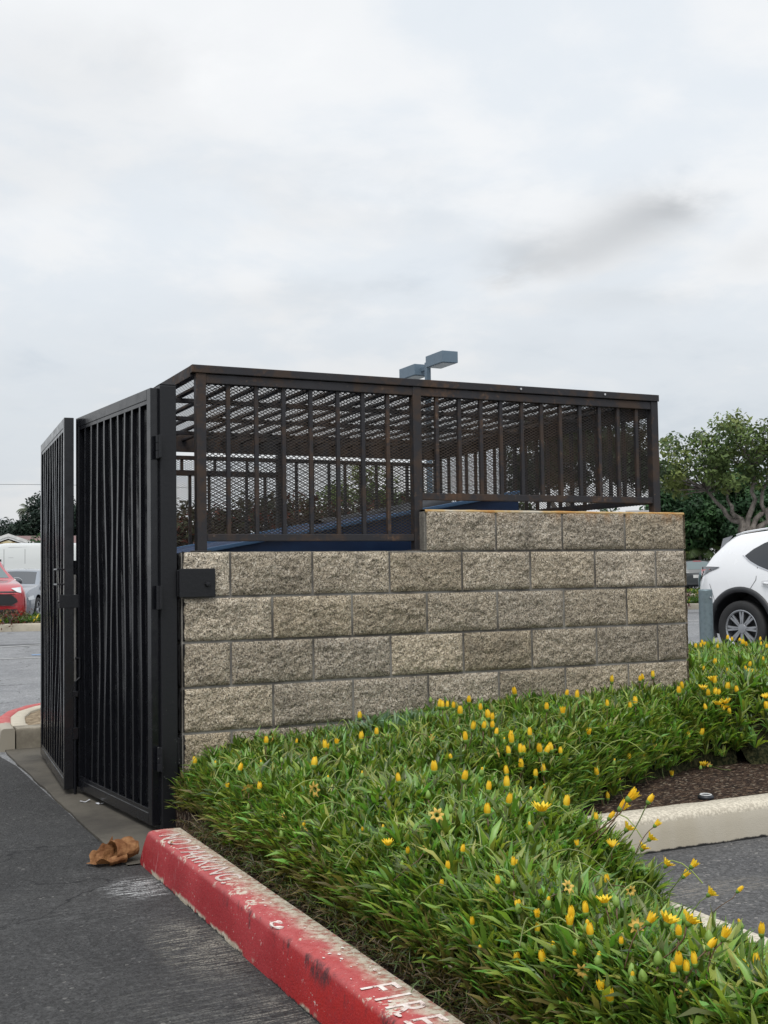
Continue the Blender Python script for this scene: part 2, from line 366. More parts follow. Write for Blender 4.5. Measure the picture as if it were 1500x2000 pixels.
def front_wall():
    V, F, T = [], [], []
    XL, XR, jw = -.231, 6.5*BM, .0055
    rows = [('A', 1, 2.5, 0), ('B', 0, None, 0), ('C', -1, None, .5), ('D', -2, None, 0), ('E', -3, None, .5), ('F', -4, None, 0), ('G', -5, None, .5)]
    for ri, (nm, lvl, start, off) in enumerate(rows):
        z1 = TOPZ+BH*lvl-(0 if lvl else 0); z0 = z1-BH
        xs = [XL]+[BM*(k+off) for k in range(-1, 7) if -.15 < BM*(k+off) < XR-.05]+[XR] if nm != 'A' else [2.5*BM, 3.5*BM, 4.5*BM, 5.5*BM, XR]
        for x0, x1 in zip(xs, xs[1:]):
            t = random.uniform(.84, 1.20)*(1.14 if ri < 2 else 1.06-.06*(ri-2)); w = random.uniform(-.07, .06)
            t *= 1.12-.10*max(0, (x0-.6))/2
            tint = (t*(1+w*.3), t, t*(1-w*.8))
            top = z1-(jw if nm not in 'A' and not (nm == 'B' and x1 < 2.5*BM+.01) else .0)
            block_face(x0+jw, x1-jw, z0+jw, top-.001, tint, V, F, T, random.uniform(0, 50))
    me = np_mesh('front_blocks', V, F); col_attr(me, 'tint', np.array(T)); o = link('front_blocks', me, M_block, wall, True); wallpart(o)
    # core behind the faces: its front shows as the recessed joints
    mb = MB(); mb.box((XL+.002, .0015, 0), (XR-.002, .150, TOPZ-.002)); mb.box((2.5*BM+.004, .0015, TOPZ-.002), (XR-.002, .150, TOPZ+BH-.004))
    wallpart(mb.build('mortar_core', M_mortar, wall))
    # end return faces, rough like the front
    V, F, T = [], [], []
    def endface(x, sgn, z0, z1, tint):
        n, k_ = 34, int((z1-z0)/.005); b = len(V)
        for i in range(n+1):
            for k in range(k_+1):
                y = .150*i/n; z = z0+(z1-z0)*k/k_; e = min(y+.004, .15-y, z-z0, z1-z); p = (x, y, z)
                d = .004+(.007+.006*fbm(p, 14, 2, z0)+.005*fbm(p, 50, 2, 5))*(1-math.exp(-max(e, 0)/.006))
                V.append((x+sgn*d, y-.004, z)); T.append(tint)
        for i in range(n):
            for k in range(k_): F.append((b+i*(k_+1)+k, b+(i+1)*(k_+1)+k, b+(i+1)*(k_+1)+k+1, b+i*(k_+1)+k+1))
    for lv in range(0, 6): endface(XL, -1, TOPZ-BH*(lv+1)+.005, TOPZ-BH*lv-.005, (1, 1, 1))
    for lv in range(-1, 6): endface(XR, 1, TOPZ-BH*(lv+1)+.005, TOPZ-BH*lv-.005, (.95, .95, .93))
    me = np_mesh('end_blocks', V, F); col_attr(me, 'tint', np.array(T)); o = link('end_blocks', me, M_block, wall, True); wallpart(o)
    # smooth sawn end of the raised course, mortar cap on top
    wallpart(MB().box((2.5*BM-.006, .001, TOPZ+.003), (2.5*BM+.0035, .148, TOPZ+BH-.006)).build('sawn_end', M_grey, wall, .002))
    n = 90; P = []
    for i in range(n+1):
        x = 2.5*BM-.004+(XR+.004-2.5*BM)*i/n; r = .006+.0025*fbm((x, 0, 0), 9, 2)
        z = TOPZ+BH; P.append([(x, -.006, z-.010), (x, -.010, z-.003), (x, -.004, z+r*.7), (x, .02, z+r), (x, .13, z+r), (x, .152, z+.001), (x, .153, z-.01)])
    P = np.array(P); P[:, :, 1] += np.array([[.002*fbm((p[0, 0], 2, 0), 20, 2)] for p in P])
    wallpart(MB().quadgrid(P).build('mortar_cap', M_cap, wall, smooth=True))
    mb = MB()
    for k in range(12): mb.box((-.2+k*.1, .004, TOPZ-.003), (-.2+k*.1+.1, .148, TOPZ+.0015+.001*(k % 2)))
    wallpart(mb.build('bed_mortar', M_grey, wall))
front_wall()
def plain_wall(name, a, b, n_course, axis):
    """side and rear runs: grey blocks with raked joints"""
    mb = MB(); core = MB(); (x0, y0), (x1, y1) = a, b
    core.box((x0+.004, y0+.004, 0), (x1-.004, y1-.004, n_course*BH+.02))
    for k in range(n_course):
        z0 = k*BH+.031-.0; L0, L1 = (x0, x1) if axis == 'x' else (y0, y1); s = L0+(BM/2 if k % 2 else 0)-BM; 
        while s < L1:
            p, q_ = max(L0, s)+.005, min(L1, s+BM)-.005
            if q_-p > .03:
                if axis == 'x': mb.box((p, y0, z0+.005), (q_, y1, z0+BH-.005))
                else: mb.box((x0, p, z0+.005), (x1, q_, z0+BH-.005))
            s += BM
    wallpart(mb.build(name+'_blocks', M_grey, wall)); wallpart(core.build(name+'_core', M_mortar, wall))
plain_wall('side_wall', (2.4914, .152), (2.6416, 2.60), 7, 'y')
plain_wall('rear_wall', (-.2032, 2.602), (2.6416, 2.752), 6, 'x')

# ------------------------------------------------------------------ steel materials
m = Mt('rusty_steel', (.05, .04, .035), .6, .35, .4)
a = m.noise(7, 6, .65); b = m.noise(40, 5, .7); st = m.noise(4, 5, .6, m.vec((1, 1, .25)))
c = m.mix(m.rng(a, .46, .62), (.034, .033, .037), (.070, .050, .040)); c = m.mix(m.rng(m.math('ADD', m.math('MULTIPLY', st, .6), m.math('MULTIPLY', b, .4)), .52, .68), c, (.125, .074, .046))
c = m.mix(m.rng(b, .62, .74, 0, .7), c, (.17, .125, .095)); m.set('Base Color', c); m.set('Roughness', m.rng(a, .3, .7, .5, .85)); m.bump(b, .25, .003); M_rust = m.m
m = Mt('dark_mesh_steel', (.05, .04, .035), .65, .3, .4)
m.set('Base Color', m.mix(m.rng(m.noise(3, 4), .42, .62), (.050, .046, .044), (.085, .062, .048))); M_mesh = m.m
m = Mt('black_gate_paint', (.006, .0065, .009), .2, 0, .5)
a = m.noise(18, 4)
m.set('Roughness', m.rng(a, .35, .7, .16, .30)); m.set('Base Color', m.mix(m.rng(m.noise(90, 2, .4), .80, .82, 0, .4), (.007, .0075, .010), (.15, .15, .15))); m.bump(m.noise(14, 2), .05, .006); M_black = m.m
m = Mt('black_post_paint', (.009, .0095, .012), .42, 0, .4)
q = m.sep(); sp = m.math('MULTIPLY', m.rng(m.voro(75), .16, .10), m.rng(q[2], .7, .25))
m.set('Base Color', m.mix(m.math('MULTIPLY', sp, m.rng(m.noise(12, 3), .5, .6)), (.009, .0095, .012), (.25, .25, .24))); m.bump(m.noise(60, 4), .2, .004); M_post = m.m

# ------------------------------------------------------------------ cage on the wall
cage = empty('steel_cage', (1.2, 1.35, TOPZ), 0, 'rusty steel cage with bars and expanded metal mesh standing on the block wall', 'cage')
def cp(o): o.parent = cage; o.matrix_parent_inverse = Matrix.Translation(-Vector(cage.location)); return o
def bx(name, a, b, mat=M_rust, bev=.003): return cp(MB().box(a, b).build(name, mat, None, bev))
CY, CX0, CX1, CYR = .075, -.115, 2.505, 2.64
ZT = 2.037                          # underside of the roof frame
h = .0235
# posts
for (x, y, z0) in ((CX0, CY, TOPZ+.003), (1.008, CY, TOPZ+.003), (CX1, CY, TOPZ+BH+.007), (CX0, CYR, 1.243), (1.235, CYR, 1.243), (CX1, CYR, 1.455)):
    bx('post', (x-h, y-h, z0), (x+h, y+h, ZT+.045 if y < 1 else 1.995))
    bx('base_plate', (x-.04, y-.04, z0-.0), (x+.04, y+.04, z0+.006)) if (x, y) != (CX1, CY) else None
# front rails
bx('rail', (CX0+h, CY-.02, ZT+.0), (CX1-h, CY+.02, ZT+.042))
bx('rail', (CX0+h, CY-.017, TOPZ+.052), (1.008-h, CY+.017, TOPZ+.086))
bx('rail', (1.008+h, CY-.017, 1.51), (CX1-h, CY+.017, 1.545))
# rear rails (with the double rail over the lower bay)
bx('rail', (CX0+h, CYR-.017, 1.945), (CX1-h, CYR+.017, 1.972)); bx('rail', (CX0+h, CYR-.017, 1.835), (1.235-h, CYR+.017, 1.872)); bx('rail', (CX0+h, CYR-.017, 1.30), (1.235-h, CYR+.017, 1.335)); bx('rail', (1.235+h, CYR-.017, 1.51), (CX1-h, CYR+.017, 1.545))
# side rails
bx('rail', (CX1-.017, CY+h, 2.000), (CX1+.017, CYR-h, 2.066)); bx('rail', (CX1-.017, CY+h, 1.51), (CX1+.017, CYR-h, 1.545))
# bars
b = .0095
for x in (.02, .159, .297, .437, .58, .715, .851): bx('bar', (x-b, CY-b, TOPZ+.086), (x+b, CY+b, ZT), bev=.0015)
for x in (1.129, 1.261, 1.389, 1.51, 1.64, 1.762, 1.883, 2.01, 2.138, 2.263, 2.389): bx('bar', (x-b, CY-b, 1.545), (x+b, CY+b, ZT), bev=.0015)
for x in np.arange(0.03, 1.2, .1365): bx('bar', (x-b, CYR-b, 1.335), (x+b, CYR+b, 1.835), bev=.0015)
for x in np.arange(0.05, 1.2, .235): bx('bar', (x-b, CYR-b, 1.872), (x+b, CYR+b, 1.945), bev=.0015)
for x in np.arange(1.36, 2.45, .127): bx('bar', (x-b, CYR-b, 1.545), (x+b, CYR+b, 1.945), bev=.0015)
for y in np.arange(.21, 2.6, .132): bx('bar', (CX1-b, y-b, 1.545), (CX1+b, y+b, 2.005), bev=.0015)
# roof frame (angle iron edge), bars running back from the front, cross members
RX0, RX1, RY0, RY1 = CX0-.045, CX1+.028, CY-.03, CYR+.03
bx('roof_frame', (RX0, RY0, ZT+.046), (RX1, RY0+.04, ZT+.083)); bx('roof_frame', (RX0, RY1-.04, 2.0), (RX1, RY1, ZT+.083))
bx('roof_frame', (RX0, RY0+.041, ZT+.030), (RX0+.04, RY1-.041, ZT+.082)); bx('roof_frame', (RX1-.04, RY0+.041, ZT+.030), (RX1, RY1-.041, ZT+.082))
for x in np.arange(RX0+.14, RX1-.06, .138): bx('roof_bar', (x-.015, RY0+.041, ZT+.036), (x+.015, RY1-.041, ZT+.050), bev=.0015)
for y in (.72, 1.38, 2.04): bx('roof_beam', (RX0+.041, y-.013, ZT+.004), (RX1-.041, y+.013, ZT+.0275))
for x in (1.62, 2.16): cp(MB().tube([(x, RY0-.001, ZT+.066), (x, RY0-.006, ZT+.066)], .006, 8).build('bolt', simple('bright_bolt', (.6, .6, .6), .35, .8), None))
# expanded metal
def expanded(name, org, du, dv, wu, wv, lwd, swd, tw, tn):
    """zigzag strands in plane (du,dv) of size wu x wv"""
    org, du, dv = np.array(org), np.array(du), np.array(dv); nrm = np.cross(du, dv)
    nu = int(wu/(lwd/2)); nv = int(wv/swd)
    i = np.arange(nu+1); V, F = [], []; base = 0
    jx = i*(lwd/2)
    for k in range(nv+1):
        for sgn in (1, -1):
            z = k*swd+(0 if sgn > 0 else swd/2)+sgn*np.where(i % 2 == 0, 1., -1.)*swd*.25
            z = np.clip(z, 0, wv); C = org+jx[:, None]*du+z[:, None]*dv
            ring = [C+a*dv*tw+b_*nrm*tn for a, b_ in ((1, .35), (.3, 1.), (-1, -.35), (-.3, -1.))]
            P = np.stack(ring, 1).reshape(-1, 3); V.append(P)
            f = np.arange(nu)*4
            for q in range(4): F.append(np.stack([f+q, f+(q+1) % 4, f+4+(q+1) % 4, f+4+q], 1)+base)
            base += len(P)
    me = np_mesh(name, np.concatenate(V), np.concatenate(F)); return cp(link(name, me, M_mesh, None))
ym = CY+.014
expanded('mesh_panel', (CX0+.02, ym, TOPZ+.06), (1, 0, 0), (0, 0, 1), 1.10, ZT-TOPZ-.05, .029, .0150, .0021, .0014)
expanded('mesh_panel', (1.008+.02, ym, 1.515), (1, 0, 0), (0, 0, 1), 1.46, ZT-1.51, .029, .0150, .0021, .0014)
expanded('mesh_panel', (CX0+.02, CYR+.014, 1.30), (1, 0, 0), (0, 0, 1), 1.33, .67, .029, .0150, .0017, .0013)
expanded('mesh_panel', (1.26, CYR+.014, 1.51), (1, 0, 0), (0, 0, 1), 1.22, .46, .029, .0150, .0017, .0013)
expanded('mesh_panel', (CX1+.014, CY+.02, 1.51), (0, 1, 0), (0, 0, 1), 2.5, .5, .029, .0150, .0021, .0014)
expanded('roof_mesh', (RX0+.03, RY0+.03, ZT+.059), (0, 1, 0), (1, 0, 0), RY1-RY0-.06, RX1-RX0-.06, .042, .0185, .0013, .0008)

# ------------------------------------------------------------------ gate posts and gates
def hinge(parent, x, y, z, ang=0.):
    mb = MB(); 
    for k in range(3): mb.lathe([(0, k*.036), (.013, k*.036), (.013, k*.036+.034), (0, k*.036+.034)], 12, Matrix.Translation((x, y, z)))
    mb.box((x-.004, y-.036, z+.002), (x+.005, y-.008, z+.106)); mb.box((x-.004, y+.008, z+.002), (x+.005, y+.036, z+.106))
    return mb.build('hinge', M_post, parent, .001)
def gate_post(y0, label, plate, dx=0.):
    t = empty('gate_post', (-.286+dx, y0+.038, 0), 0, label, 'gate post')
    def p(o): o.parent = t; o.matrix_parent_inverse = Matrix.Translation(-Vector((-.286, y0+.038, 0))); return o
    p(MB().box((-.324, y0, .0), (-.248, y0+.076, 2.008)).build('post_tube', M_post, None, .006))
    p(MB().box((-.324, y0, 2.0085), (-.248, y0+.076, 2.013)).build('post_cap', M_post, None, .001))
    if plate:
        p(MB().box((-.2475, -.034, 1.046), (-.080, -.022, 1.176)).build('anchor_plate', M_post, None, .003))
        p(MB().lathe([(0, -.046), (.011, -.045), (.013, -.040), (.013, -.034)], 6, Matrix.Translation((-.118, 0, 1.105)), 'y').build('bolt', M_post, None, .001))
        # weld straps into the end of the wall
        p(MB().box((-.2479, .002, 1.05), (-.222, .07, 1.17)).build('wall_strap', M_post, None, .003)); p(MB().box((-.2479, .002, .30), (-.222, .07, .42)).build('wall_strap', M_post, None, .003))
        for z in (1.672, .995, .28): p(hinge(None, -.331, y0-.002, z))
    else:
        for z in (1.63, .34): p(hinge(None, -.331, y0-.004, z))
    return t
gate_post(.0, 'black gate post bolted to the near end of the block wall, white specks below', True)
gate_post(2.52, 'black gate post at the far side of the opening behind the gates', False, -.095)
def gate_leaf(name, hx, hy, ang, Ln, label, flip):
    """local x runs from hinge to free end; +y local is the inner side"""
    t = empty(name, (hx, hy, 0), ang, label, 'gate'); z0, z1, w, d = .040, 1.995, .05, .025
    P = lambda n_, mb, mat=M_black, bev=.003, sm=False: mb.build(n_, mat, t, bev, sm)
    s = 1 if not flip else -1        # outer face is local -y*s
    P('stile', MB().box((.0, -d, z0), (w, d, z1))); P('stile', MB().box((Ln-w, -d, z0), (Ln, d, z1)))
    P('top_rail', MB().box((w, -d, z1-w), (Ln-w, d, z1))); P('bottom_rail', MB().box((w, -d, z0), (Ln-w, d, z0+w)))
    # inner lip that holds the sheet
    f0 = -s*.022; f1 = -s*.012
    P('lip', MB().box((w, min(f0, f1), z1-w-.018), (Ln-w, max(f0, f1), z1-w)), bev=.001); P('lip', MB().box((w, min(f0, f1), z0+w), (Ln-w, max(f0, f1), z0+w+.018)), bev=.001)
    # pickets, slightly bent
    n = 10; pitch = (Ln-2*w)/n
    for k in range(1, n):
        x = w+k*pitch; am = random.uniform(-.022, .022) if not flip else random.uniform(-.004, .004); ph = random.uniform(.3, .7)
        rows = []
        for i in range(29):
            u = i/28; z = z0+w+.018+(z1-z0-2*w-.036)*u; e = am*math.exp(-((u-ph)/.22)**2)+.0035*math.sin(u*9+k*2.1)*(1 if not flip else .3); o = s*(.004*math.sin(u*7+k*1.7)+.006*math.sin(u*3.1+k))*math.sin(math.pi*u)+s*.010*math.exp(-((u-.38)/.2)**2)*(1 if 3 < k < 9 and not flip else .2)
            yc = -s*.012+o; r = .0095
            rows.append([(x+e-r, yc-r, z), (x+e+r, yc-r, z), (x+e+r, yc+r, z), (x+e-r, yc+r, z), (x+e-r, yc-r, z)])
        P('picket', MB().quadgrid(rows), bev=.0)
    # dented sheet behind the pickets
    rows = []
    for i in range(70):
        u = i/69; rr = []
        for k in range(60):
            v = k/59; x = w-.01+(Ln-2*w+.02)*v; z = z0+w-.01+(z1-z0-2*w+.02)*u
            dent = .010*fbm((x*2.2, 0, z*.9), 1.6, 3, 4+hx)+.006*math.sin(v*19+2*math.sin(u*5))*math.sin(u*math.pi)
            rr.append((x, s*.012+s*(.004+abs(dent))*math.sin(math.pi*u)**.5*math.sin(math.pi*v)**.5, z))
        rows.append(rr)
    P('sheet', MB().quadgrid(rows), bev=0, sm=True)
    return t
def gl(o, mb, n_, mat=M_black, bev=.002, sm=False): return mb.build(n_, mat, o, bev, sm)
_a = math.atan2(1.165-.02, -.452+.338); LR = 1.15
g1 = gate_leaf('gate_leaf', -.338, .02, _a, LR, 'black dented steel gate leaf hinged on the post beside the block wall', True)
_b = math.atan2(1.13-2.50, -.518+.418); LL = 1.372
g2 = gate_leaf('gate_leaf', -.418, 2.50, _b, LL, 'black steel gate leaf hinged on the far post, slightly swung out over the asphalt', False)
# latch gear on the free ends
for o, Ln, s in ((g1, LR, 1), (g2, LL, -1)):
    oy = s*.026                      # outer side in local y (g1 outer +y? chosen by swing)
    gl(o, MB().box((Ln-.012, -.052, .985), (Ln+.006, .052, 1.055)), 'latch_plate')
    gl(o, MB().lathe([(0, -.058), (.008, -.056), (.009, -.051)], 6, Matrix.Translation((Ln-.003, 0, 1.02)), 'y'), 'latch_bolt')
gl(g2, MB().tube([(LL-.03, -.03, 1.19), (LL-.03, -.055, 1.19), (LL-.20, -.055, 1.19), (LL-.20, -.03, 1.19)], .005, 6).tube([(LL-.03, -.03, 1.11), (LL-.03, -.055, 1.11), (LL-.20, -.055, 1.11), (LL-.20, -.03, 1.11)], .005, 6).tube([(LL-.20, -.055, 1.11), (LL-.20, -.055, 1.19)], .005, 6), 'pull_handle')
gl(g2, MB().tube([(LL+.012, .03, .72), (LL+.012, .055, .72), (LL+.012, .055, .62), (LL+.012, .032, .60), (LL+.012, .03, .012)], .008, 8), 'drop_rod')
gl(g2, MB().box((LL+.001, .018, .30), (LL+.022, .045, .36)), 'rod_keeper'); gl(g2, MB().box((LL+.001, .018, .52), (LL+.022, .045, .55)), 'rod_keeper')
gl(g1, MB().box((LR-.02, .026, 1.16), (LR+.01, .06, 1.235)), 'chain_box'); 
def chain(o, p0, p1, n):
    mb = MB()
    for k in range(n):
        u = (k+.5)/n; c = Vector(p0).lerp(Vector(p1), u)+Vector((0, 0, -.02*math.sin(math.pi*u))); r = []
        for a in range(13):
            t_ = 2*math.pi*a/12; e = Vector((math.cos(t_)*.013, 0, 0)); e += Vector((0, math.sin(t_)*.008, 0)) if k % 2 else Vector((0, 0, math.sin(t_)*.008)); r.append(c+e)
        mb.tube(r, .0032, 5, False)
    return gl(o, mb, 'chain', M_black, 0)
chain(g1, (LR-.30, -.04, 1.165), (LR+.01, -.045, 1.155), 14)
chain(g1, (LR-.29, -.04, 1.155), (LR+.0, -.052, 1.140), 13)

# ------------------------------------------------------------------ dumpster
m = Mt('dumpster_blue', (.012, .045, .13), .4, 0, .5)
m.set('Base Color', m.mix(m.rng(m.noise(5, 5), .4, .7), (.007, .026, .080), (.012, .040, .112))); m.set('Roughness', m.rng(m.noise(9, 4), .3, .7, .35, .6)); M_blue = m.m
M_bluelip = simple('worn_blue_rim', (.07, .15, .28), .4)
M_lid = simple('black_lid_plastic', (.016, .018, .024), .45)
dz = lambda x: 1.262+.176*(x-.07)
def dumpster():
    t = empty('dumpster', (1.0, 1.35, 0), 0, 'blue slant-topped steel dumpster inside the cage', 'dumpster')
    def p(o): o.parent = t; o.matrix_parent_inverse = Matrix.Translation(-Vector(t.location)); return o
    x0, x1, y0, y1 = -.02, 1.93, .58, 2.1
    side = [(x0, .16), (x1, .16), (x1, dz(x1)), (x0+.06, dz(x0+.06)), (x0, dz(x0)-.05)]
    for y in (y0, y1-.02):
        p(MB().prism(side, 'y', y, y+.02).build('side_panel', M_blue, None, .003))
    p(MB().box((x0, y0+.021, .16), (x0+.02, y1-.021, dz(x0)-.06)).box((x1-.02, y0+.021, .16), (x1, y1-.021, dz(x1)-.02)).box((x0+.021, y0+.021, .16), (x1-.021, y1-.021, .18)).build('shell', M_blue, None, .003))
    for y in (y0-.02, y1+.002):
        r = [(x0+.05, dz(x0+.05)), (x1, dz(x1)), (x1, dz(x1)+.022), (x0+.05, dz(x0+.05)+.022)]
        p(MB().prism(r, 'y', y, y+.018).build('rim', M_bluelip, None, .004))
    # fork pocket and stiffener on the near side
    p(MB().prism([(.3, 1.13), (1.9, 1.19), (1.9, 1.30), (.86, 1.25)], 'y', y0-.045, y0-.001).build('fork_pocket', M_blue, None, .006))
    # two ribbed lid halves lying on the slope
    for (ya, yb) in ((y0+.05, (y0+y1)/2-.01), ((y0+y1)/2+.01, y1-.05)):
        rows = []
        for i in range(25):
            x = x0+.10+(x1-.25-x0)*i/24; rr = []
            for k in range(41): 
                y = ya+(yb-ya)*k/40; rr.append((x, y, dz(x)+.004+.010*(1 if (k % 10) in (4, 5, 6) else 0)+.004*math.sin(i*.5)))
            rows.append(rr)
        p(MB().quadgrid(rows).build('lid', M_blue, None, smooth=False))
    # far raised rim and crumpled black lid edge along the top
    rows = []
    for i in range(60):
        x = 1.10+.84*i/59; w = .0+.010*fbm((x, 0, 0), 6, 3, 1); rr = []
        for k in range(9): a = math.pi*k/8; rr.append((x, 1.62+.10*math.cos(a)*-1+.02*fbm((x, k, 0), 5, 2), dz(x)+.012+(w+.030)*math.sin(a)+.006*fbm((x, k, 3), 9, 2)))
        rows.append(rr)
    p(MB().quadgrid(rows).build('lid_edge', M_lid, None, smooth=True))
    rows = []
    for i in range(14):
        x = 1.34+.34*i/13; rr = []
        for k in range(11): a = math.pi*k/10; rr.append((x, 1.05-.13*math.cos(a), dz(x)+.004+(.012+.05*(i/13)+.012*fbm((x, k, 0), 8, 2))*math.sin(a)**.7))
        rows.append(rr)
    p(MB().quadgrid(rows).build('lid_hinge_roll', M_lid, None, smooth=True))
    for x in (.1, 1.8):
        for y in (y0+.15, y1-.15): p(MB().lathe([(0, -.025), (.05, -.025), (.06, -.01), (.06, .01), (.05, .025), (0, .025)], 16, Matrix.Translation((x, y, .075)), 'y').box((x-.05, y-.04, .13), (x+.05, y+.04, .16)).build('caster', M_lid, None))
dumpster()

# ------------------------------------------------------------------ kerbs
def kerb_mesh(path, w, hgt, r=.022, batter=.01, rough=.002, closed=False, z0=-.02, step=.03, ends=True):
    """path: outer-bottom line (traffic side to the left of travel when w<0). profile from outer bottom over the top to inner bottom"""
    pts = [Vector((x, y, 0)) for x, y in path]; dense = []
    for a, b_ in zip(pts, pts[1:]):
        n = max(1, int((b_-a).length/step)); dense += [a.lerp(b_, i/n) for i in range(n)]
    dense.append(pts[-1])
    prof = [(0, z0), (0, .02), (batter*.5, hgt*.55), (batter, hgt-r), (batter+r*.3, hgt-r*.3), (batter+r, hgt), (w*.5, hgt+.002), (w-r*.5, hgt), (w, hgt-r*.6), (w, z0)]
    rows = []; N = len(dense)
    for i, p in enumerate(dense):
        t = (dense[min(i+1, N-1)]-dense[max(i-1, 0)]).normalized(); nrm = Vector((t.y, -t.x, 0))
        rr = []
        for k, (a, z) in enumerate(prof):
            q = p+nrm*a; jit = rough*fbm((q.x+k, q.y, z), 9, 3, k*.7)
            rr.append((q.x+nrm.x*jit, q.y+nrm.y*jit, z+(jit if 3 <= k <= 8 else 0)))
        rows.append(rr)
    mb = MB().quadgrid(rows)
    if ends:
        mb.poly(rows[0]); mb.poly(rows[-1][::-1])
    return mb
m = Mt('red_kerb_paint', (.4, .03, .03), .55, spec=.4)
q = m.sep(); n1 = m.noise(11, 6, .7); n2 = m.noise(48, 5, .65); n3 = m.noise(3.5, 5, .6)
top = m.rng(q[2], .128, .146); xin = q[0]
red = m.mix(m.rng(n3, .38, .66), (.29, .013, .018), (.37, .030, .036))
red = m.mix(m.math('MULTIPLY', m.rng(q[1], -1.9, -2.4), m.rng(n1, .25, .6)), red, (.37, .012, .010))
red = m.mix(m.math('MULTIPLY', top, m.rng(n2, .2, .8, .25, .6)), red, (.42, .13, .125))               # sun-faded top
conc = m.mix(m.rng(n2, .35, .65), (.36, .30, .22), (.52, .47, .38))
inner = m.math('MULTIPLY', m.rng(m.math('ADD', xin, m.math('MULTIPLY', m.math('SUBTRACT', n1, .5), .16)), -.500, -.425), top)
c = m.mix(m.math('MULTIPLY', inner, m.rng(n2, .34, .55, .45, 1)), red, conc)
c = m.mix(m.math('MULTIPLY', top, m.math('MULTIPLY', m.rng(n1, .57, .60), m.rng(n2, .42, .52))), c, (.52, .46, .38)); fl = m.noise(75, 4, .7); c = m.mix(m.math('MULTIPLY', m.rng(fl, .64, .67), m.rng(n3, .35, .6)), c, (.60, .50, .46)); c = m.mix(m.math('MULTIPLY', m.rng(fl, .40, .34), .5), c, (.16, .02, .02))       # chipped flecks
sm = m.math('MULTIPLY', m.rng(m.noise(7, 7, .74, m.vec((1, 1, .35))), .49, .57), m.math('MULTIPLY', m.rng(q[2], .085, .12), m.rng(m.math('ADD', q[0], m.math('MULTIPLY', n1, .03)), -.502, -.518)))
sm = m.math('MULTIPLY', m.math('MULTIPLY', sm, m.rng(q[1], -1.45, -1.7)), m.rng(m.noise(30, 6, .75, m.vec((1, 1, .5))), .40, .56))
c = m.mix(m.math('MULTIPLY', sm, .85), c, (.03, .016, .018))                                         # tyre rubber along the arris
scr = m.math('MULTIPLY', m.math('MULTIPLY', m.rng(m.noise(3, 3, .6, m.vec((1, 30, 2.0))), .63, .68), m.rng(q[1], -1.3, -1.0)), .55)
c = m.mix(m.math('MULTIPLY', scr, m.rng(q[2], .15, .10)), c, (.62, .42, .42))
low = m.math('MULTIPLY', m.rng(m.math('ADD', q[2], m.math('MULTIPLY', n1, .045)), .052, .040), m.rng(m.noise(4.0, 3), .48, .52))
c = m.mix(low, c, conc); tar = m.rng(m.math('ADD', q[2], m.math('MULTIPLY', n2, .03)), .032, .024)
c = m.mix(m.math('MULTIPLY', tar, m.rng(m.noise(6, 3), .42, .5)), c, (.02, .02, .021))
m.set('Base Color', c); m.set('Roughness', m.rng(n2, .3, .7, .45, .8)); m.bump(m.math('ADD', m.math('MULTIPLY', n2, .8), m.noise(160, 3)), .35, .005); M_redk = m.m

def red_kerb():
    mb = kerb_mesh([(-.545, -7.5), (-.545, -.50)], .148, .15, .016, .012, .0012, ends=True)
    o = mb.build('red_kerb', M_redk, None, smooth=False)
    me = o.data
    for v in me.vertices:                      # the end slopes back and is rounded
        if v.co.y > -.62: v.co.y -= .085*(max(0, v.co.z)/.15)**1.4*((v.co.y+.62)/.12)
    me.polygons.foreach_set('use_smooth', [True]*len(me.polygons))
    tag(o, 'worn red painted kerb with white lettering along the edge of the flower bed', 'kerb')
    mt = Mt('white_stencil_paint', (.70, .66, .62), .7, spec=.3)
    nn = mt.noise(38, 5, .7); n2 = mt.noise(9, 3)
    mt.alpha(mt.math('MULTIPLY', mt.math('MULTIPLY', mt.rng(nn, .33, .45), mt.rng(n2, .28, .42, .55, 1.)), mt.rng(mt.sep()[1], -1.9, -1.5, 1., .62)))
    mt.set('Base Color', mt.mix(mt.rng(nn, .4, .7), (.62, .50, .46), (.76, .73, .69)))
    def text(s, y0, size, sx, name, xoff=-.519, sp=1.12):
        cu = bpy.data.curves.new(name, 'FONT'); cu.body = s; cu.size = size; cu.space_character = sp; cu.extrude = .0003; cu.offset = .0004
        to = bpy.data.objects.new('tmp', cu); COL.objects.link(to); bpy.context.view_layer.update()
        me = bpy.data.meshes.new_from_object(to.evaluated_get(bpy.context.evaluated_depsgraph_get())); bpy.data.objects.remove(to)
        ob = link(name, me, mt.m, o)
        M = Matrix(((0, 1, 0, xoff), (-1, 0, 0, y0), (0, 0, 1, .1528), (0, 0, 0, 1))) @ Matrix.Diagonal((sx, 1, 1, 1)); me.transform(M)
        return ob
    text('NO PARKING.', -.69, .125, .93, 'lettering'); text('FIRE', -2.555, .135, .80, 'lettering', -.520, 1.55); text('LANE', -3.20, .135, .80, 'lettering', -.520, 1.55)
    # drips and blobs of spilt white paint
    mb = MB()
    for k in range(46):
        y = random.uniform(-3.2, -1.6); x = -.545+.03+random.random()*.085; r = random.uniform(.001, .0045)*(1 if random.random() < .8 else 1.8)
        mb.poly([(x+r*math.cos(a)*random.uniform(.6, 1.3), y+r*1.6*math.sin(a)*random.uniform(.6, 1.3), .1538) for a in np.linspace(0, 2*math.pi, 9)[:-1]])
    ring = [(-.515+.017*math.cos(a), -1.99+.030*math.sin(a), .1520) for a in np.linspace(.3, 5.2, 14)]
    mb.tube(ring, [.0035+.002*math.sin(i*1.3) for i in range(14)], 6)
    mb.build('paint_splash', mt.m, o, fixn=False)
red_kerb()
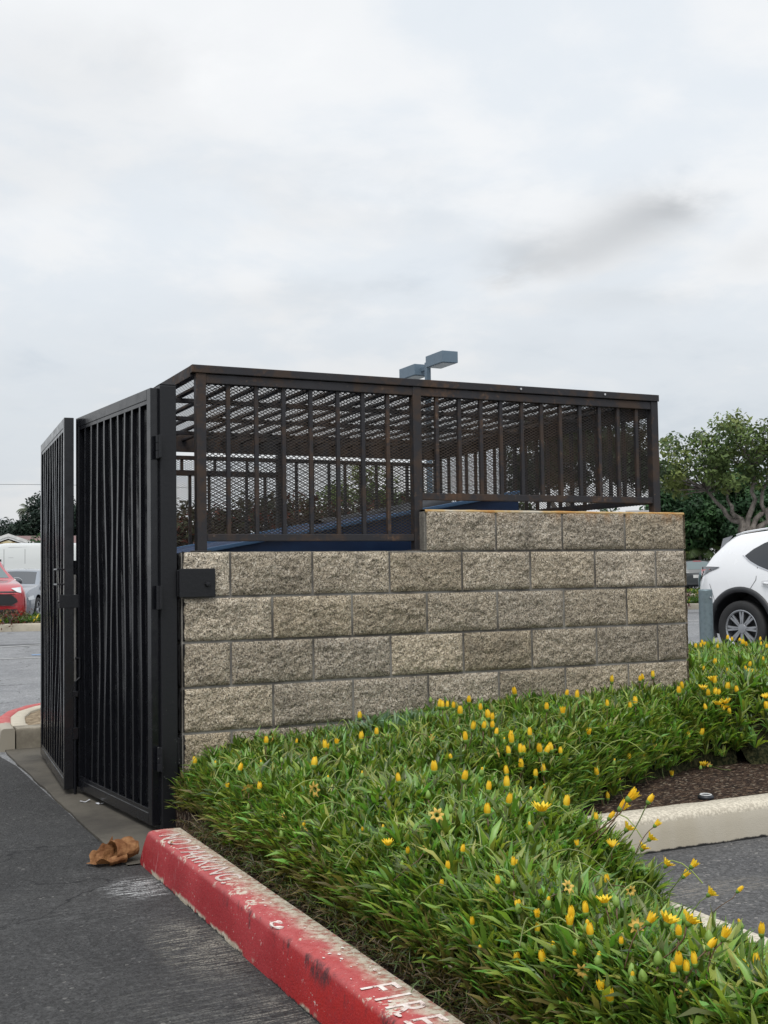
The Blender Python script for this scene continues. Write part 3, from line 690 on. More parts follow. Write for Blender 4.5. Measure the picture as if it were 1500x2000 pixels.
def kerb(name, label, path, w, mat, hgt=.15, **k):
    o = kerb_mesh(path, w, hgt, **k).build(name, mat, None, smooth=True); tag(o, label, 'kerb'); return o
m2 = concrete('painted_kerb', (.50, .46, .37), (.44, .39, .29), .5)
q = m2.sep(); n1 = m2.noise(16, 5, .65); edge = m2.math('MULTIPLY', m2.rng(m2.math('ADD', q[2], m2.math('MULTIPLY', m2.math('SUBTRACT', n1, .5), .03)), .118, .128), 1)
c = m2.mix(edge, m2.mix(m2.rng(m2.noise(2.5, 4, .6, m2.vec((1, 1, .2))), .5, .7, 0, .5), (.47, .43, .355), (.38, .33, .24)), m2.mix(m2.rng(m2.noise(90, 3), .4, .62), (.40, .36, .29), (.60, .55, .45)))
c = m2.mix(m2.rng(m2.math('ADD', q[2], m2.math('MULTIPLY', n1, .03)), .035, .028), c, (.022, .022, .022)); m2.set('Base Color', c)
kerb('concrete_kerb', 'cream concrete kerb between the bare mulch and the parking stall', [(.62, -1.34), (14, -1.34)][::-1], .165, m2.m, r=.025, batter=.012, rough=.004)
kerb('concrete_kerb', 'cream concrete kerb half hidden by the leaves at the lower right, beside the stall', [(.635, -1.5), (.635, -8)][::-1], -.12 if False else .12, m2.m, r=.02) if False else None
_k = kerb_mesh([(.632, -8), (.632, -1.345)][::-1], .125, .15, .02, .006, .003).build('concrete_kerb', m2.m, None, smooth=True); tag(_k, 'cream concrete kerb half hidden by leaves at the lower right of the flower bed', 'kerb')
_k = kerb_mesh([(2.9, 3.75), (14, 3.75)], .15, .15).build('concrete_kerb', M_kerbc, None, smooth=True); tag(_k, 'concrete kerb at the back of the flower bed, under the white car', 'kerb')

# soil in the beds
m = Mt('mulch_soil', (.05, .035, .025), .95, spec=.15)
a = m.noise(30, 6, .7); v = m.voro(70, m.vec((1, 1.8, 1)), out='Color')
c = m.mix(m.rng(a, .38, .66), (.020, .013, .010), (.070, .043, .030)); c = m.mix(m.rng(m.sep(v)[0], .82, .88, 0, .8), c, (.17, .115, .075)); c = m.mix(m.rng(m.sep(v)[1], .92, .95, 0, .8), c, (.30, .25, .19))
m.set('Base Color', c); m.bump(m.math('ADD', a, m.voro(90)), 1., .015); M_soil = m.m
m = Mt('dry_dirt', (.2, .16, .11), .95, spec=.15)
m.set('Base Color', m.mix(m.rng(m.noise(14, 6, .7), .35, .65), (.13, .095, .06), (.30, .24, .165))); m.bump(m.noise(40, 5), 1., .015); M_dirt = m.m
def soil(name, x0, x1, y0, y1, z, mat, step=.035, amp=.012):
    xs = np.arange(x0, x1+step, step); ys = np.arange(y0, y1+step, step)
    P = [[(min(x, x1), min(y, y1), z+amp*fbm((x, y, 0), 7, 3, 2)) for y in ys] for x in xs]
    o = MB().quadgrid(P).build(name, mat, None, smooth=True, fixn=False); me = o.data
    me.flip_normals() if me.polygons[0].normal.z < 0 else None
    tag(o, kind='structure')
soil('soil', -.40, .515, -5.0, -1.18, .118, M_soil); soil('soil', -.40, 2.66, -1.18, -.50, .120, M_soil); soil('soil', -.258, 2.66, -.50, -.003, .121, M_soil)
_o = MB().box((-.262, -.50, -.01), (-.2585, -.003, .128)).box((-.40, -.504, -.01), (-.2585, -.5005, .128)).build('soil', M_soil, None); tag(_o, kind='structure'); soil('soil', 2.66, 9.5, -1.18, 3.63, .122, M_soil, .09)

# ------------------------------------------------------------------ far corner island left of the gates
M_redk2 = None
m = Mt('faded_red_kerb', (.4, .1, .1), .7, spec=.3); q = m.sep(); n1 = m.noise(12, 5, .65)
# red on the outer half of the top, bare concrete on the inner half: decided by distance from the island's centre line
d = m.n('ShaderNodeVectorMath', operation='LENGTH'); vv = m.vec((1, 1, 0), (-.75, -3.72, 0)); m.lk(vv, d.inputs[0])
c = m.mix(m.rng(n1, .35, .6), (.42, .12, .11), (.40, .07, .07)); c = m.mix(m.rng(n1, .6, .68), c, (.45, .4, .33)); m.set('Base Color', m.mix(m.rng(m.math('ADD', q[1], m.math('MULTIPLY', n1, .12)), 3.42, 3.36), c, (.33, .30, .245))); M_redk2 = m.m
out_ = [(-.63, 2.985), (-.615, 3.3), (-.55, 3.75), (-.44, 4.12), (-.26, 4.44), (-.05, 4.66), (.3, 4.86), (.8, 4.95), (6, 4.95)]
o = kerb_mesh(out_, .10, .15, .018, rough=.003).build('red_kerb', M_redk2, None, smooth=True); tag(o, 'faded red painted kerb curving round the dirt island behind the gates', 'kerb')
mid_ = [(-.52, 2.99), (-.515, 3.3), (-.46, 3.71), (-.36, 4.06), (-.19, 4.36), (.0, 4.55), (.33, 4.74), (.8, 4.83), (6, 4.83)]
o = kerb_mesh(mid_, .10, .148, .008, .0, .002).build('kerb_gutter', M_kerbc, None, smooth=True); tag(o, 'bare concrete inner kerb strip beside the curved faded red kerb', 'kerb')
o = kerb_mesh([(6, 2.985), (-.52, 2.985)][::-1], -.001 if False else .15, .15, .015, .0, .003).build('concrete_kerb', concrete('grey_kerb', (.34, .31, .25), (.16, .14, .11), .9, 2).m, None, smooth=True)
for v in o.data.vertices: v.co.y = 2.985+(2.985-v.co.y) if v.co.y < 2.985 else v.co.y
tag(o, 'stained grey concrete kerb of the dirt island behind the far gate leaf', 'kerb')
P = [[(x, y, .135+.03*fbm((x, y, 0), 4, 3)) for y in np.linspace(max(3.10, 3.05), min(4.75, 3.4+1.3*max(0, (x+.5)/.6)**.6+.2), 24)] for x in np.linspace(-.45, 5.8, 90)]
o = MB().quadgrid(P).build('dirt', M_dirt, None, smooth=True); tag(o, kind='structure')

# ------------------------------------------------------------------ flower bed: leaves as one mass, each flower a thing
def yb(x): return float(np.interp(x, [-.4, .6, 1.0, 1.25, 1.5, 1.85, 2.3, 2.6, 3.2, 9], [-1.2, -1.2, -1.16, -.98, -.86, -.60, -.42, -.40, -.55, -.75]))
def bed_d(x, y):
    dA = min(x+.300-.045*max(0, min(1, (y+.9)/.5)), (.585 if y > -2.3 else .585-.105*min(1, (-2.3-y)/.2))-x, y+6) if y < -.02 else -1
    back = (3.45-y) if x > 2.70 else (-.015-y)*50
    dB = min(x+.300-.045*max(0, min(1, (y+.9)/.5)), y-yb(x), back) if y < 0 or x > 2.70 else -1
    if x > 2.55 and y > -.02 and x < 2.70: return -1
    return max(dA, dB)
def bed_h(x, y):
    d = bed_d(x, y)
    if d < -.03: return .1
    H = .205+.075*float(np.interp(x, [.2, .9, 2.6], [0, 1, 1.5]))*(1 if y > -1.1 else 0)+.02*(1 if y < -1.6 else 0)
    if x > 2.7 and y > .1: H = .25
    k = 1-math.exp(-max(d+.02, 0)/(.085 if x < .2 or y > -2.2 else .085+.09*min(1, (x-.2)/.15)))
    z = .125+H*k+.085*fbm((x, y, 0), 3.2, 3, 5)*k
    if y < -2.12:                                   # the bed slopes down to the stall kerb
        cap = .115+.43*max(0, .41-x)+.025*fbm((x, y, 4), 6, 2); t_ = max(0, min(1, (-2.12-y)/.40)); z = z*(1-t_)+min(z, max(.125, cap))*t_
    return z
def leaf_arrays(n, L0, L1, w, segs, rngl, droop, el0, el1):
    """n leaves round a point: verts (n, segs+1, 3, 3)"""
    az = rngl.uniform(0, 2*np.pi, n); el = np.radians(rngl.uniform(el0, el1, n)); L = rngl.uniform(L0, L1, n); wd = w*rngl.uniform(.75, 1.25, n); dr = droop*rngl.uniform(.2, 1.6, n)
    tw = rngl.uniform(-.5, .5, n)
    V = np.zeros((n, segs+1, 3, 3))
    pos = np.zeros((n, 3)); e = el.copy()
    st = rngl.uniform(0, .015, n); pos[:, 0] = np.cos(az)*st; pos[:, 1] = np.sin(az)*st
    for s in range(segs+1):
        t = s/segs
        d = np.stack([np.cos(e)*np.cos(az), np.cos(e)*np.sin(az), np.sin(e)], 1)
        side = np.stack([-np.sin(az), np.cos(az), np.zeros(n)], 1); nr = np.cross(side, d)*-1
        side2 = side*np.cos(tw)[:, None]+nr*np.sin(tw)[:, None]
        hw = (wd*(.32+1.0*math.sin(math.pi*min(1, t*.95+.05)**1.35)) if s < segs else wd*.06)[:, None]
        V[:, s, 0] = pos-side2*hw+nr*hw*.35; V[:, s, 1] = pos; V[:, s, 2] = pos+side2*hw+nr*hw*.35
        pos = pos+d*(L/segs)[:, None]; e = e-dr/segs
    return V
def foliage(name, spots, nl, L0, L1, w, segs, droop, el, colf, variants=14):
    """spots: list of (x,y,z,scale,lean vector)"""
    rl = np.random.default_rng(5); var = [leaf_arrays(nl, L0, L1, w, segs, rl, droop, *el) for _ in range(variants)]
    nv = (segs+1)*3; fl = []
    for s in range(segs):
        for k in range(2): a = s*3+k; fl.append((a, a+1, a+4, a+3))
    fl = np.array(fl); allV = []; allC = []
    for (x, y, z, sc, lx, ly) in spots:
        v = var[rl.integers(variants)].reshape(-1, 3)*sc; a = rl.uniform(0, 6.28); c, s = math.cos(a), math.sin(a)
        v = v @ np.array([[c, s, 0], [-s, c, 0], [0, 0, 1]])
        v = v+np.outer(v[:, 2], [lx, ly, 0])+[x, y, z]; allV.append(v)
        allC.append(np.repeat(colf(x, y, z, rl, nl), nv, 0))
    V = np.concatenate(allV); n = len(V)//nv
    F = (fl[None]+(np.arange(n)*nv)[:, None, None]).reshape(-1, 4)
    return V, F, np.concatenate(allC)
m = Mt('gazania_leaf', (.05, .1, .03), .36, spec=.5); t = m.attr('tint'); m.set('Base Color', t)
g = m.n('ShaderNodeMix', data_type='RGBA', blend_type='MULTIPLY'); g.inputs[0].default_value = 1; m.lk(t, g.inputs[6]); g.inputs[7].default_value = (1.5, 1.7, .6, 1); m.translucent(g.outputs[2], .30); M_leaf = m.m
def leafcol(x, y, z, rl, n):
    base = np.array([.130, .255, .048])*np.ones((n, 3)); r = rl.random(n)
    patch = .5+.5*fbm((x, y, 0), 1.4, 2, 3)
    base *= (.28+1.45*rl.random((n, 1))**1.3*(.6+.6*patch))
    base[:, 0] *= .8+.9*rl.random(n); 
    ye = r > .94; base[ye] = np.array([.34, .34, .085])*rl.uniform(.6, 1.2, (ye.sum(), 1))
    lo = max(0, min(1, (.245-z)/.12)) if x < -.1 or y < -1.5 and x < -.0 else 0        # tired and straw coloured blades low at the kerb side
    dry = rl.random(n) < lo*.75; base[dry] = np.array([.20, .165, .06])*rl.uniform(.35, 1.2, (dry.sum(), 1))
    if .46 < x < .92 and -.34 < y < -.06 and fbm((x, y, 0), 5, 2, 1) > -.15: base = base*.4+np.array([.12, .19, .15])*rl.uniform(.5, 1.3, (n, 1))
    return base
def bed():
    spots = []; rs = random.Random(3)
    def scatter(x0, x1, y0, y1, per, sc):
        for _ in range(int((x1-x0)*(y1-y0)*per)):
            x, y = rs.uniform(x0, x1), rs.uniform(y0, y1); d = bed_d(x, y)
            if d < 0: continue
            hh = bed_h(x, y); e = .03
            gx = (bed_h(x+e, y)-bed_h(x-e, y))/(2*e); gy = (bed_h(x, y+e)-bed_h(x, y-e))/(2*e)
            spots.append((x, y, max(.115, hh-rs.uniform(-.022, .055)), sc*rs.uniform(.75, 1.2)*(1-.5*max(0, min(1, (x-.22)/.28)) if y < -2.3 else 1)*(1 if rs.random() < .85 else 1.35), max(-.3, min(.3, -gx*.09))+rs.uniform(-.12, .12), max(-.3, min(.3, -gy*.09))+rs.uniform(-.12, .12)))
    scatter(-.37, .60, -3.6, -1.2, 2700, .98); scatter(-.37, 2.66, -1.2, -.015, 2300, 1.0)
    scatter(-.37, -.16, -3.6, -.05, 2600, .85); scatter(.40, .60, -3.6, -1.2, 1500, .9)
    V1, F1, C1 = foliage('near', spots, 14, .048, .092, .0040, 3, .95, (34, 88), leafcol)
    spots.clear(); scatter(2.6, 8.6, -.9, 3.5, 420, 1.25)
    V2, F2, C2 = foliage('far', spots, 11, .055, .095, .0056, 2, .8, (25, 86), leafcol)
    # straw and dead stalks hanging over the kerb edge
    spots.clear()
    for _ in range(700):
        y = rs.uniform(-3.5, -.52); x = -.37+abs(rs.gauss(0, .07)); spots.append((x, y, .118+rs.random()*.05, rs.uniform(.4, .9), rs.uniform(-.9, .3), rs.uniform(-.5, .5)))
    def straw(x, y, z, rl, n):
        c = np.array([.10, .070, .034])*np.ones((n, 3))*rl.uniform(.2, 1.6, (n, 1)); gm = rl.random(n) < .35; c[gm] = np.array([.07, .11, .025])*rl.uniform(.5, 1.3, (gm.sum(), 1)); return c
    V3, F3, C3 = foliage('straw', spots, 7, .05, .10, .0020, 3, 1.5, (0, 60), straw)
    # pale limp flower stalks lying through the leaves
    V = [V1, V2, V3]; F = [F1, F2+len(V1), F3+len(V1)+len(V2)]; C = [C1, C2, C3]; base = len(V1)+len(V2)+len(V3)
    for _ in range(620):
        x, y = rs.uniform(-.3, 2.8), rs.uniform(-3.2, -.1)
        if bed_d(x, y) < .05: continue
        a = rs.uniform(0, 6.28); ln = rs.uniform(.08, .24); hh = bed_h(x, y); kk = rs.uniform(.05, .105)
        pts = []
        for i in range(8): u = i/7; pts.append((x+math.cos(a)*ln*u, y+math.sin(a)*ln*u, hh+.01+kk*math.sin(math.pi*u*.85)))
        mb = MB().tube(pts, .0019, 5, False); V.append(np.array(mb.v)); F.append(np.array(mb.f)+base); base += len(mb.v); C.append(np.ones((len(mb.v), 3))*np.array([.30, .36, .11])*rs.uniform(.5, 1.2))
    me = np_mesh('gazania_foliage', np.concatenate(V), np.concatenate(F)); col_attr(me, 'tint', np.concatenate(C))
    o = link('gazania_foliage', me, M_leaf, None, True); tag(o, 'dense green strappy leaves filling the bed round the block wall', 'ground cover', kind='stuff')
    # shaded litter and stems under the leaves
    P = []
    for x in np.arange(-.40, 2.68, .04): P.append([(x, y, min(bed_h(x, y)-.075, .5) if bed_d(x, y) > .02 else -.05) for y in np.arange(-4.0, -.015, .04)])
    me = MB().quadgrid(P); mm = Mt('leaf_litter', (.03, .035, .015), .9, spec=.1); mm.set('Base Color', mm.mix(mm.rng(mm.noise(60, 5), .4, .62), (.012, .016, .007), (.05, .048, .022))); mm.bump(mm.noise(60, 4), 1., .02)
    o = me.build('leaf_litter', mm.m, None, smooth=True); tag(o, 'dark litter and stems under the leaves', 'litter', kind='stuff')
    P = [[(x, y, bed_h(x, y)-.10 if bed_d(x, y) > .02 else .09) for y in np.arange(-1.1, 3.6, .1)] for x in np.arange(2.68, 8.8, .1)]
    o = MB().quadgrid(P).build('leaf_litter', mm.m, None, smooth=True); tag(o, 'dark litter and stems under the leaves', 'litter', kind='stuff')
bed()

# ---- flowers
m = Mt('petal_yellow', (.8, .42, .01), .5, spec=.3); q = m.sep()
c = m.mix(m.rng(m.noise(60, 3, .5, m.vec((1, 1, .2))), .35, .65), (.82, .50, .014), (.90, .66, .045)); m.set('Base Color', c); m.translucent(c, .3); M_pet = m.m
m = Mt('petal_pale', (.75, .5, .12), .5, spec=.3); m.translucent((.75, .5, .12), .3); M_petp = m.m
M_cal = simple('calyx_green', (.12, .22, .03), .5); M_calp = simple('bud_green', (.20, .32, .06), .5); M_stem = simple('flower_stem', (.10, .14, .035), .5); M_stemr = simple('flower_stem_red', (.10, .055, .025), .5)
def petals_mesh(kind, seed):
    rs = random.Random(seed); mb = MB(); n = {'closed': 9, 'half': 10, 'open': 13, 'wilted': 7}[kind]
    for k in range(n):
        a0 = 2*math.pi*k/n+rs.uniform(-.1, .1); L = .036*rs.uniform(.88, 1.1); rows = []
        for i in range(6):
            t = i/5
            if kind == 'closed': r = .0062+.0045*math.sin(math.pi*min(1, t*.9+.1)); z = L*t*(1 if t < 1 else 1)
            elif kind == 'half': r = .0065+.009*t**1.2; z = L*t*.97
            elif kind == 'open': r = .006+.022*t**1.1; z = L*.85*t*(1-.18*t)+.002
            else: r = .006+.02*t**1.5; z = L*(t*.9-.7*t*t)
            w = .0058*(math.sin(math.pi*min(1, .15+t*.78))) if i < 5 else .0012
            if kind == 'closed': w *= .92
            ca, sa = math.cos(a0), math.sin(a0); tr = rs.uniform(-.0006, .0006)
            rows.append([(ca*(r+tr)-sa*s*w, sa*(r+tr)+ca*s*w, z-.001*abs(s)) for s in (-1, 0, 1)] if kind != 'closed' else [(ca*(r-abs(s)*.0014)-sa*s*w, sa*(r-abs(s)*.0014)+ca*s*w, z) for s in (-1, 0, 1)])
        mb.quadgrid(rows)
    return mb
def flower_proto(kind, seed, stemL, red):
    rs = random.Random(seed); root = empty('gazania_flower' if kind != 'bud' else 'gazania_bud')
    bend = rs.uniform(-.02, .02); pts = [(bend*(1-(i/5))**2*1.5, .012*math.sin(i*.6+seed), -stemL*(1-i/5)) for i in range(6)]; pts[-1] = (0, 0, 0)
    if kind == 'bud':
        MB().lathe([(0, 0), (.005, .002), (.0085, .009), (.008, .016), (.005, .023), (.0015, .028), (0, .029)], 10).build('bud_head', M_calp, root, smooth=True)
        if seed % 2: MB().lathe([(.0045, .022), (.0035, .030), (0, .033)], 8).build('petal_tip', M_pet, root, smooth=True)
    else:
        MB().lathe([(0, 0), (.005, .001), (.0088, .007), (.0098, .014), (.0092, .016), (.006, .012)], 12).build('calyx', M_cal, root, smooth=True)
        petals_mesh(kind, seed).build('petals', M_petp if kind == 'wilted' else M_pet, root, smooth=True, M=Matrix.Translation((0, 0, .010)), fixn=False)
    MB().tube(pts, [.0021]*5+[.0024], 6).build('stem', M_stemr if red else M_stem, root, smooth=True)
    return root
protos = {}
for kind in ('closed', 'half', 'open', 'wilted', 'bud'):
    protos[kind] = [[flower_proto(kind, 10*i+j+len(kind), (.10, .15)[i], j % 2) for j in range(2)] for i in range(2)]
used = set()
def dup(root):
    r = root.copy(); COL.objects.link(r)
    for ch in list(root.children): c = ch.copy(); COL.objects.link(c); c.parent = r
    return r
def hit_bed(u, v, above=.075):
    d = ray(u, v); t = 2.2
    while t < 16:
        p = CAM+d*t
        if bed_d(p[0], p[1]) > .0 and p[2] <= bed_h(p[0], p[1])+above: return p
        if p[2] < .1: break
        t += .008
    t = (.40-CAM[0])/d[0]; p = CAM+d*t              # heads that stand clear of the leaves over the stall side
    global FALL; FALL = True
    return p if p[1] < -1.2 and .18 < p[2] < .5 else None
WORD = {'closed': 'closed yellow flower', 'half': 'half open yellow flower', 'open': 'open ragged yellow flower', 'wilted': 'limp pale yellow flower', 'bud': 'small green flower bud'}
frs = random.Random(21)
def zone(p):
    if p[0] > 2.7 and p[1] > -.3: return 'at the back of the bed beside the white car'
    if p[1] > -.45: return 'standing close against the block wall'
    if p[0] > .40 and p[1] < -1.1: return 'leaning over the kerb of the parking stall'
    if p[1] > -1.15 and p[0] > 1.0: return 'above the leaves behind the bare mulch'
    if p[0] < .05: return 'above the leaves on the red kerb side of the bed'
    if p[1] < -1.9: return 'in the near front of the bed'
    return 'in the middle of the bed in front of the wall'
def plant(u, v, kind, lean=None, above=.075, sc=1.):
    # (u, v) is the head in the photo; the head stands its stem's height above the leaf surface there
    global FALL; FALL = False
    p = hit_bed(u, v, above)
    if p is None: return
    if FALL and kind == 'bud': return
    if FALL: lean = frs.uniform(.55, .85); above = .12
    i = 0 if above < .085 else 1; j = frs.randrange(2); pr = protos[kind][i][j]; key = (kind, i, j)
    r = pr if key not in used else dup(pr); used.add(key)
    r.location = tuple(p); s = sc*frs.uniform(.9, 1.2)*(.64 if v > 1600 and kind != 'bud' else .92); r.scale = (s*frs.uniform(.9, 1.1),)*2+(s,)
    tilt = frs.gauss(0, .16) if lean is None else lean; az = frs.uniform(0, 6.28) if lean is None else -.45
    r.rotation_mode = 'XYZ'; r.rotation_euler = (Matrix.Rotation(az, 3, 'Z') @ Matrix.Rotation(tilt if kind != 'wilted' else frs.uniform(.8, 1.9), 3, 'Y') @ Matrix.Rotation(frs.uniform(0, 6.28), 3, 'Z')).to_euler()
    z = zone(p); tag(r, f'{WORD[kind]} {z}', 'flower' if kind != 'bud' else 'flower bud', f'{WORD[kind]}s {z}')
C_ = [(487,1405),(381,1497),(466,1512),(520,1457),(544,1421),(636,1468),(612,1503),(649,1366),(661,1367),(659,1384),(703,1408),(706,1450),(736,1440),(748,1337),(796,1338),(806,1326),(858,1387),(864,1387),(873,1386),(885,1388),(899,1401),(916,1377),(971,1323),(959,1340),(1007,1361),(939,1392),(955,1409),(962,1411),(922,1430),(944,1428),(962,1427),(968,1440),(910,1453),(1035,1443),(1068,1391),(995,1450),(998,1457),(1022,1476),(1018,1478),(994,1478),(1055,1476),(1064,1476),(1078,1472),(1095,1477),(1018,1506),(780,1533),(848,1514),(905,1530),(954,1551),(990,1519),(990,1545),(992,1577),(1046,1522),(1061,1515),(952,1597),(903,1670),(1002,1697),(875,1704),(973,1733),(1127,1369),(1106,1363),(1186,1384),(1195,1337),(1231,1387),(1257,1331),(1250,1334),(1275,1327),(1241,1380),(1368,1440),(1346,1444),(1228,1488),(1326,1359),(1379,1390),(1420,1350),(1167,1520),(1187,1565),(1105,1583),(1165,1606),(1062,1887),(1010,1890),(1145,1792),(1117,1800),(1154,1835),(1187,1603),(1326,1835),(1379,1857),(1316,1907),(1325,1895),(1358,1892),(1478,1893),(1487,1832),(1319,1306),(1325,1276),(1312,1302)]
H_ = [(1332,1716),(1347,1697),(1276,1616),(1207,1585),(1222,1566),(1113,1815),(1262,1808),(1410,1840),(1440,1903),(1195,1962),(1175,1942),(1150,1440),(1100,1400)]
O_ = [(1297,1696),(1265,1643),(1252,1663),(1380,1752),(1182,1772),(1300,1812),(1220,1625),(1195,1660),(758,1658),(1341,1810),(1058,1595),(1402,1382),(1375,1500)]
W_ = [(827,1667),(853,1595),(1245,1812),(1227,1738),(1105,1735),(1140,1890),(1435,1902),(1340,1943),(525,1440),(486,1548),(622,1540),(965,1472),(1275,1462),(1200,1540),(1390,1497)]
for l, k in ((C_, 'closed'), (H_, 'half'), (O_, 'open'), (W_, 'wilted')):
    for u, v in l:
        right = u > 1240 and v > 1580
        plant(u, v, k, lean=frs.uniform(.35, .8) if right and (k in ('half', 'open') or frs.random() < .3) else None, above=.12 if right or (v < 1420 and u < 1330) else .105)
for i in range(30): plant(frs.uniform(1330, 1500), frs.gauss(1252, 10), 'closed', above=.11, sc=1.15)
for i in range(22): plant(frs.uniform(1330, 1500), frs.uniform(1275, 1400), 'closed' if i % 4 else 'open', above=.07, sc=1.1)
for i in range(46): plant(frs.uniform(400, 1480), frs.uniform(1420, 1970), ('closed', 'closed', 'half', 'wilted')[i % 4], above=.095, sc=frs.uniform(.55, .85))
for i in range(95):
    plant(frs.uniform(380, 1490), frs.uniform(1360, 1985), 'bud', above=.085)
for k in protos.values():                # drop prototypes nothing used
    for a in k:
        for r in a:
            if r.location.length < 1e-6:
                for ch in list(r.children): bpy.data.objects.remove(ch)
                bpy.data.objects.remove(r)
# seed puffs and litter in the bed
m = Mt('white_fluff', (.6, .58, .54), .9, spec=.1); m.translucent((.6, .58, .54), .3); M_fluff = m.m
for i, (u, v, lab) in enumerate(((682, 1692, 'dried whitish seed head in the leaves by the red kerb'), (616, 1452, 'small white tuft of fluff in the leaves before the wall'), (980, 1630, 'pinkish white dried flower head in the middle of the bed'))):
    p = hit_bed(u, v, .03); mb = MB(); r2 = random.Random(i)
    for k in range(70):
        d = Vector((r2.gauss(0, 1), r2.gauss(0, 1), r2.gauss(0, .8))).normalized(); a = d.orthogonal()*.002; e = d*r2.uniform(.010, .022)
        mb.poly([tuple(a), tuple(-a), tuple(e-a*1.6), tuple(e+a*1.6)])
    o = mb.build('seed_head', M_fluff, None, fixn=False); o.location = tuple(p); tag(o, lab, 'seed head')

# ------------------------------------------------------------------ loose things on the ground
m = Mt('kraft_paper', (.30, .16, .07), .75, spec=.2); q = m.noise(14, 5, .65)
c = m.mix(m.rng(q, .36, .66), (.15, .062, .024), (.31, .16, .07)); m.set('Base Color', c); m.bump(m.voro(42, feature='DISTANCE_TO_EDGE'), .5, .01); m.translucent((.3, .15, .06), .12); M_paper = m.m
def paper_bag():
    t = empty('paper_bag', (-.612, -.435, .012), R(8), 'crumpled brown paper bag lying against the end of the red kerb', 'bag')
    def sheet_(nm, f, n=70, k=60, amp=1.):
        P = []
        for i in range(n):
            rr = []
            for j in range(k):
                p = Vector(f(i/(n-1), j/(k-1))); q = p*17; v = noise.voronoi(q)[0]; cr = (v[1]-v[0]); c2 = noise.noise(p*38); c3 = noise.noise(p*12+Vector((4, 1, 7)))
                o = Vector((.006*c3+.004*c2, .008*c3-.003*c2, .010*c3+.004*c2))*amp+Vector((0, -.4, .9))*(.010*min(cr, .5))*amp
                q2 = p+o; rr.append((q2.x, q2.y, max(.001+.004*abs(c2), q2.z)))
            P.append(rr)
        MB().quadgrid(P).build(nm, M_paper, t, smooth=True, fixn=False)
    # the closed, crumpled half against the kerb
    t.scale = (.82, .86, .92)
    def body(u, v):
        a = 2*math.pi*v; x = -.035+.115*u; r = .050*(1-.25*u)+.006*math.sin(4*a+5*u); return (x, .068*math.cos(a)*(1-.15*u)-.005, .044+r*.85*math.sin(a)+.014*u)
    sheet_('bag_body', body, amp=1.3)
    # the torn open mouth: two thin walls curling apart towards the road
    def back(u, v):
        x = -.135+.125*u; h = (.030+.060*u+.008*math.sin(u*14))*v; return (x, .030+.028*v-.015*(1-u), .002+h)
    sheet_('bag_wall', back, amp=.7)
    def floor(u, v):
        x = -.140+.13*u+.012*math.sin(v*5); y = -.062+.095*v; return (x, y, .003+.030*max(0, 1-v*2.2)**2*(.6+.4*math.sin(u*7))+.004*v)
    sheet_('bag_wall', floor, amp=.55)
    def front(u, v):
        x = -.075+.085*u; return (x, -.064-.016*math.sin(math.pi*v), .003+(.030+.018*u)*v)
    sheet_('bag_fold', front, 40, 24, .7)
paper_bag()
M_white = simple('white_paper', (.55, .56, .60), .6)
for i, (u, v, rz, lab) in enumerate(((166, 1566, .6, 'curled white paper scrap under the gate, nearer the gap'), (194, 1570, -.2, 'flat white paper scrap under the gate leaf'))):
    p = ground(u, 1, 0); d = ray(u, v); p = CAM+d*((.016-CAM[2])/d[2])
    P = [[(.05*(a-.5), .018*(b_-.5), .002+.012*(a-.4)**2*(2 if i == 0 else .6)+.002*math.sin(a*9)) for b_ in np.linspace(0, 1, 5)] for a in np.linspace(0, 1, 12)]
    o = MB().quadgrid(P).build('paper_scrap', M_white, None, fixn=False); o.location = (p[0], p[1], .0155); o.rotation_euler = (0, 0, rz-.8); tag(o, lab, 'litter')
t = empty('sprinkler_cap', (1.86, -1.03, .118), 0, 'small black round plastic cap lying on the mulch by the kerb', 'sprinkler')
MB().lathe([(0, .0), (.034, .0), (.036, .012), (.030, .020), (.022, .021), (.020, .016), (0, .016)], 24).build('cap', M_lid, t, smooth=True)
MB().lathe([(.021, .0215), (.024, .024), (.027, .0215)], 24).build('highlight_ring', simple('pale_ring', (.6, .6, .6), .3), t, smooth=True)  # white highlight on the cap, put in as a pale coloured ring
# leaves and flakes at the kerb
mbx = random.Random(9)
for i, (x, y, z, col, lab) in enumerate(((-.515, -.86, .156, (.35, .22, .04), 'small curled yellow brown leaf on the top of the red kerb'), (-.53, 3.02, .02, (.2, .07, .04), 'brown red leaf lying by the foot of the far gate post'))):
    P = [[(.022*(a-.5), .010*(b_-.5)*math.sin(math.pi*(a*.9+.05)), .003*math.cos(3*b_)+.006*(a-.5)**2*4) for b_ in np.linspace(0, 1, 5)] for a in np.linspace(0, 1, 9)]
    o = MB().quadgrid(P).build('dry_leaf', simple('dry_leaf_tone', col, .7), None, fixn=False); o.location = (x, y, z); o.rotation_euler = (0, 0, 1.1+i); tag(o, lab, 'leaf')
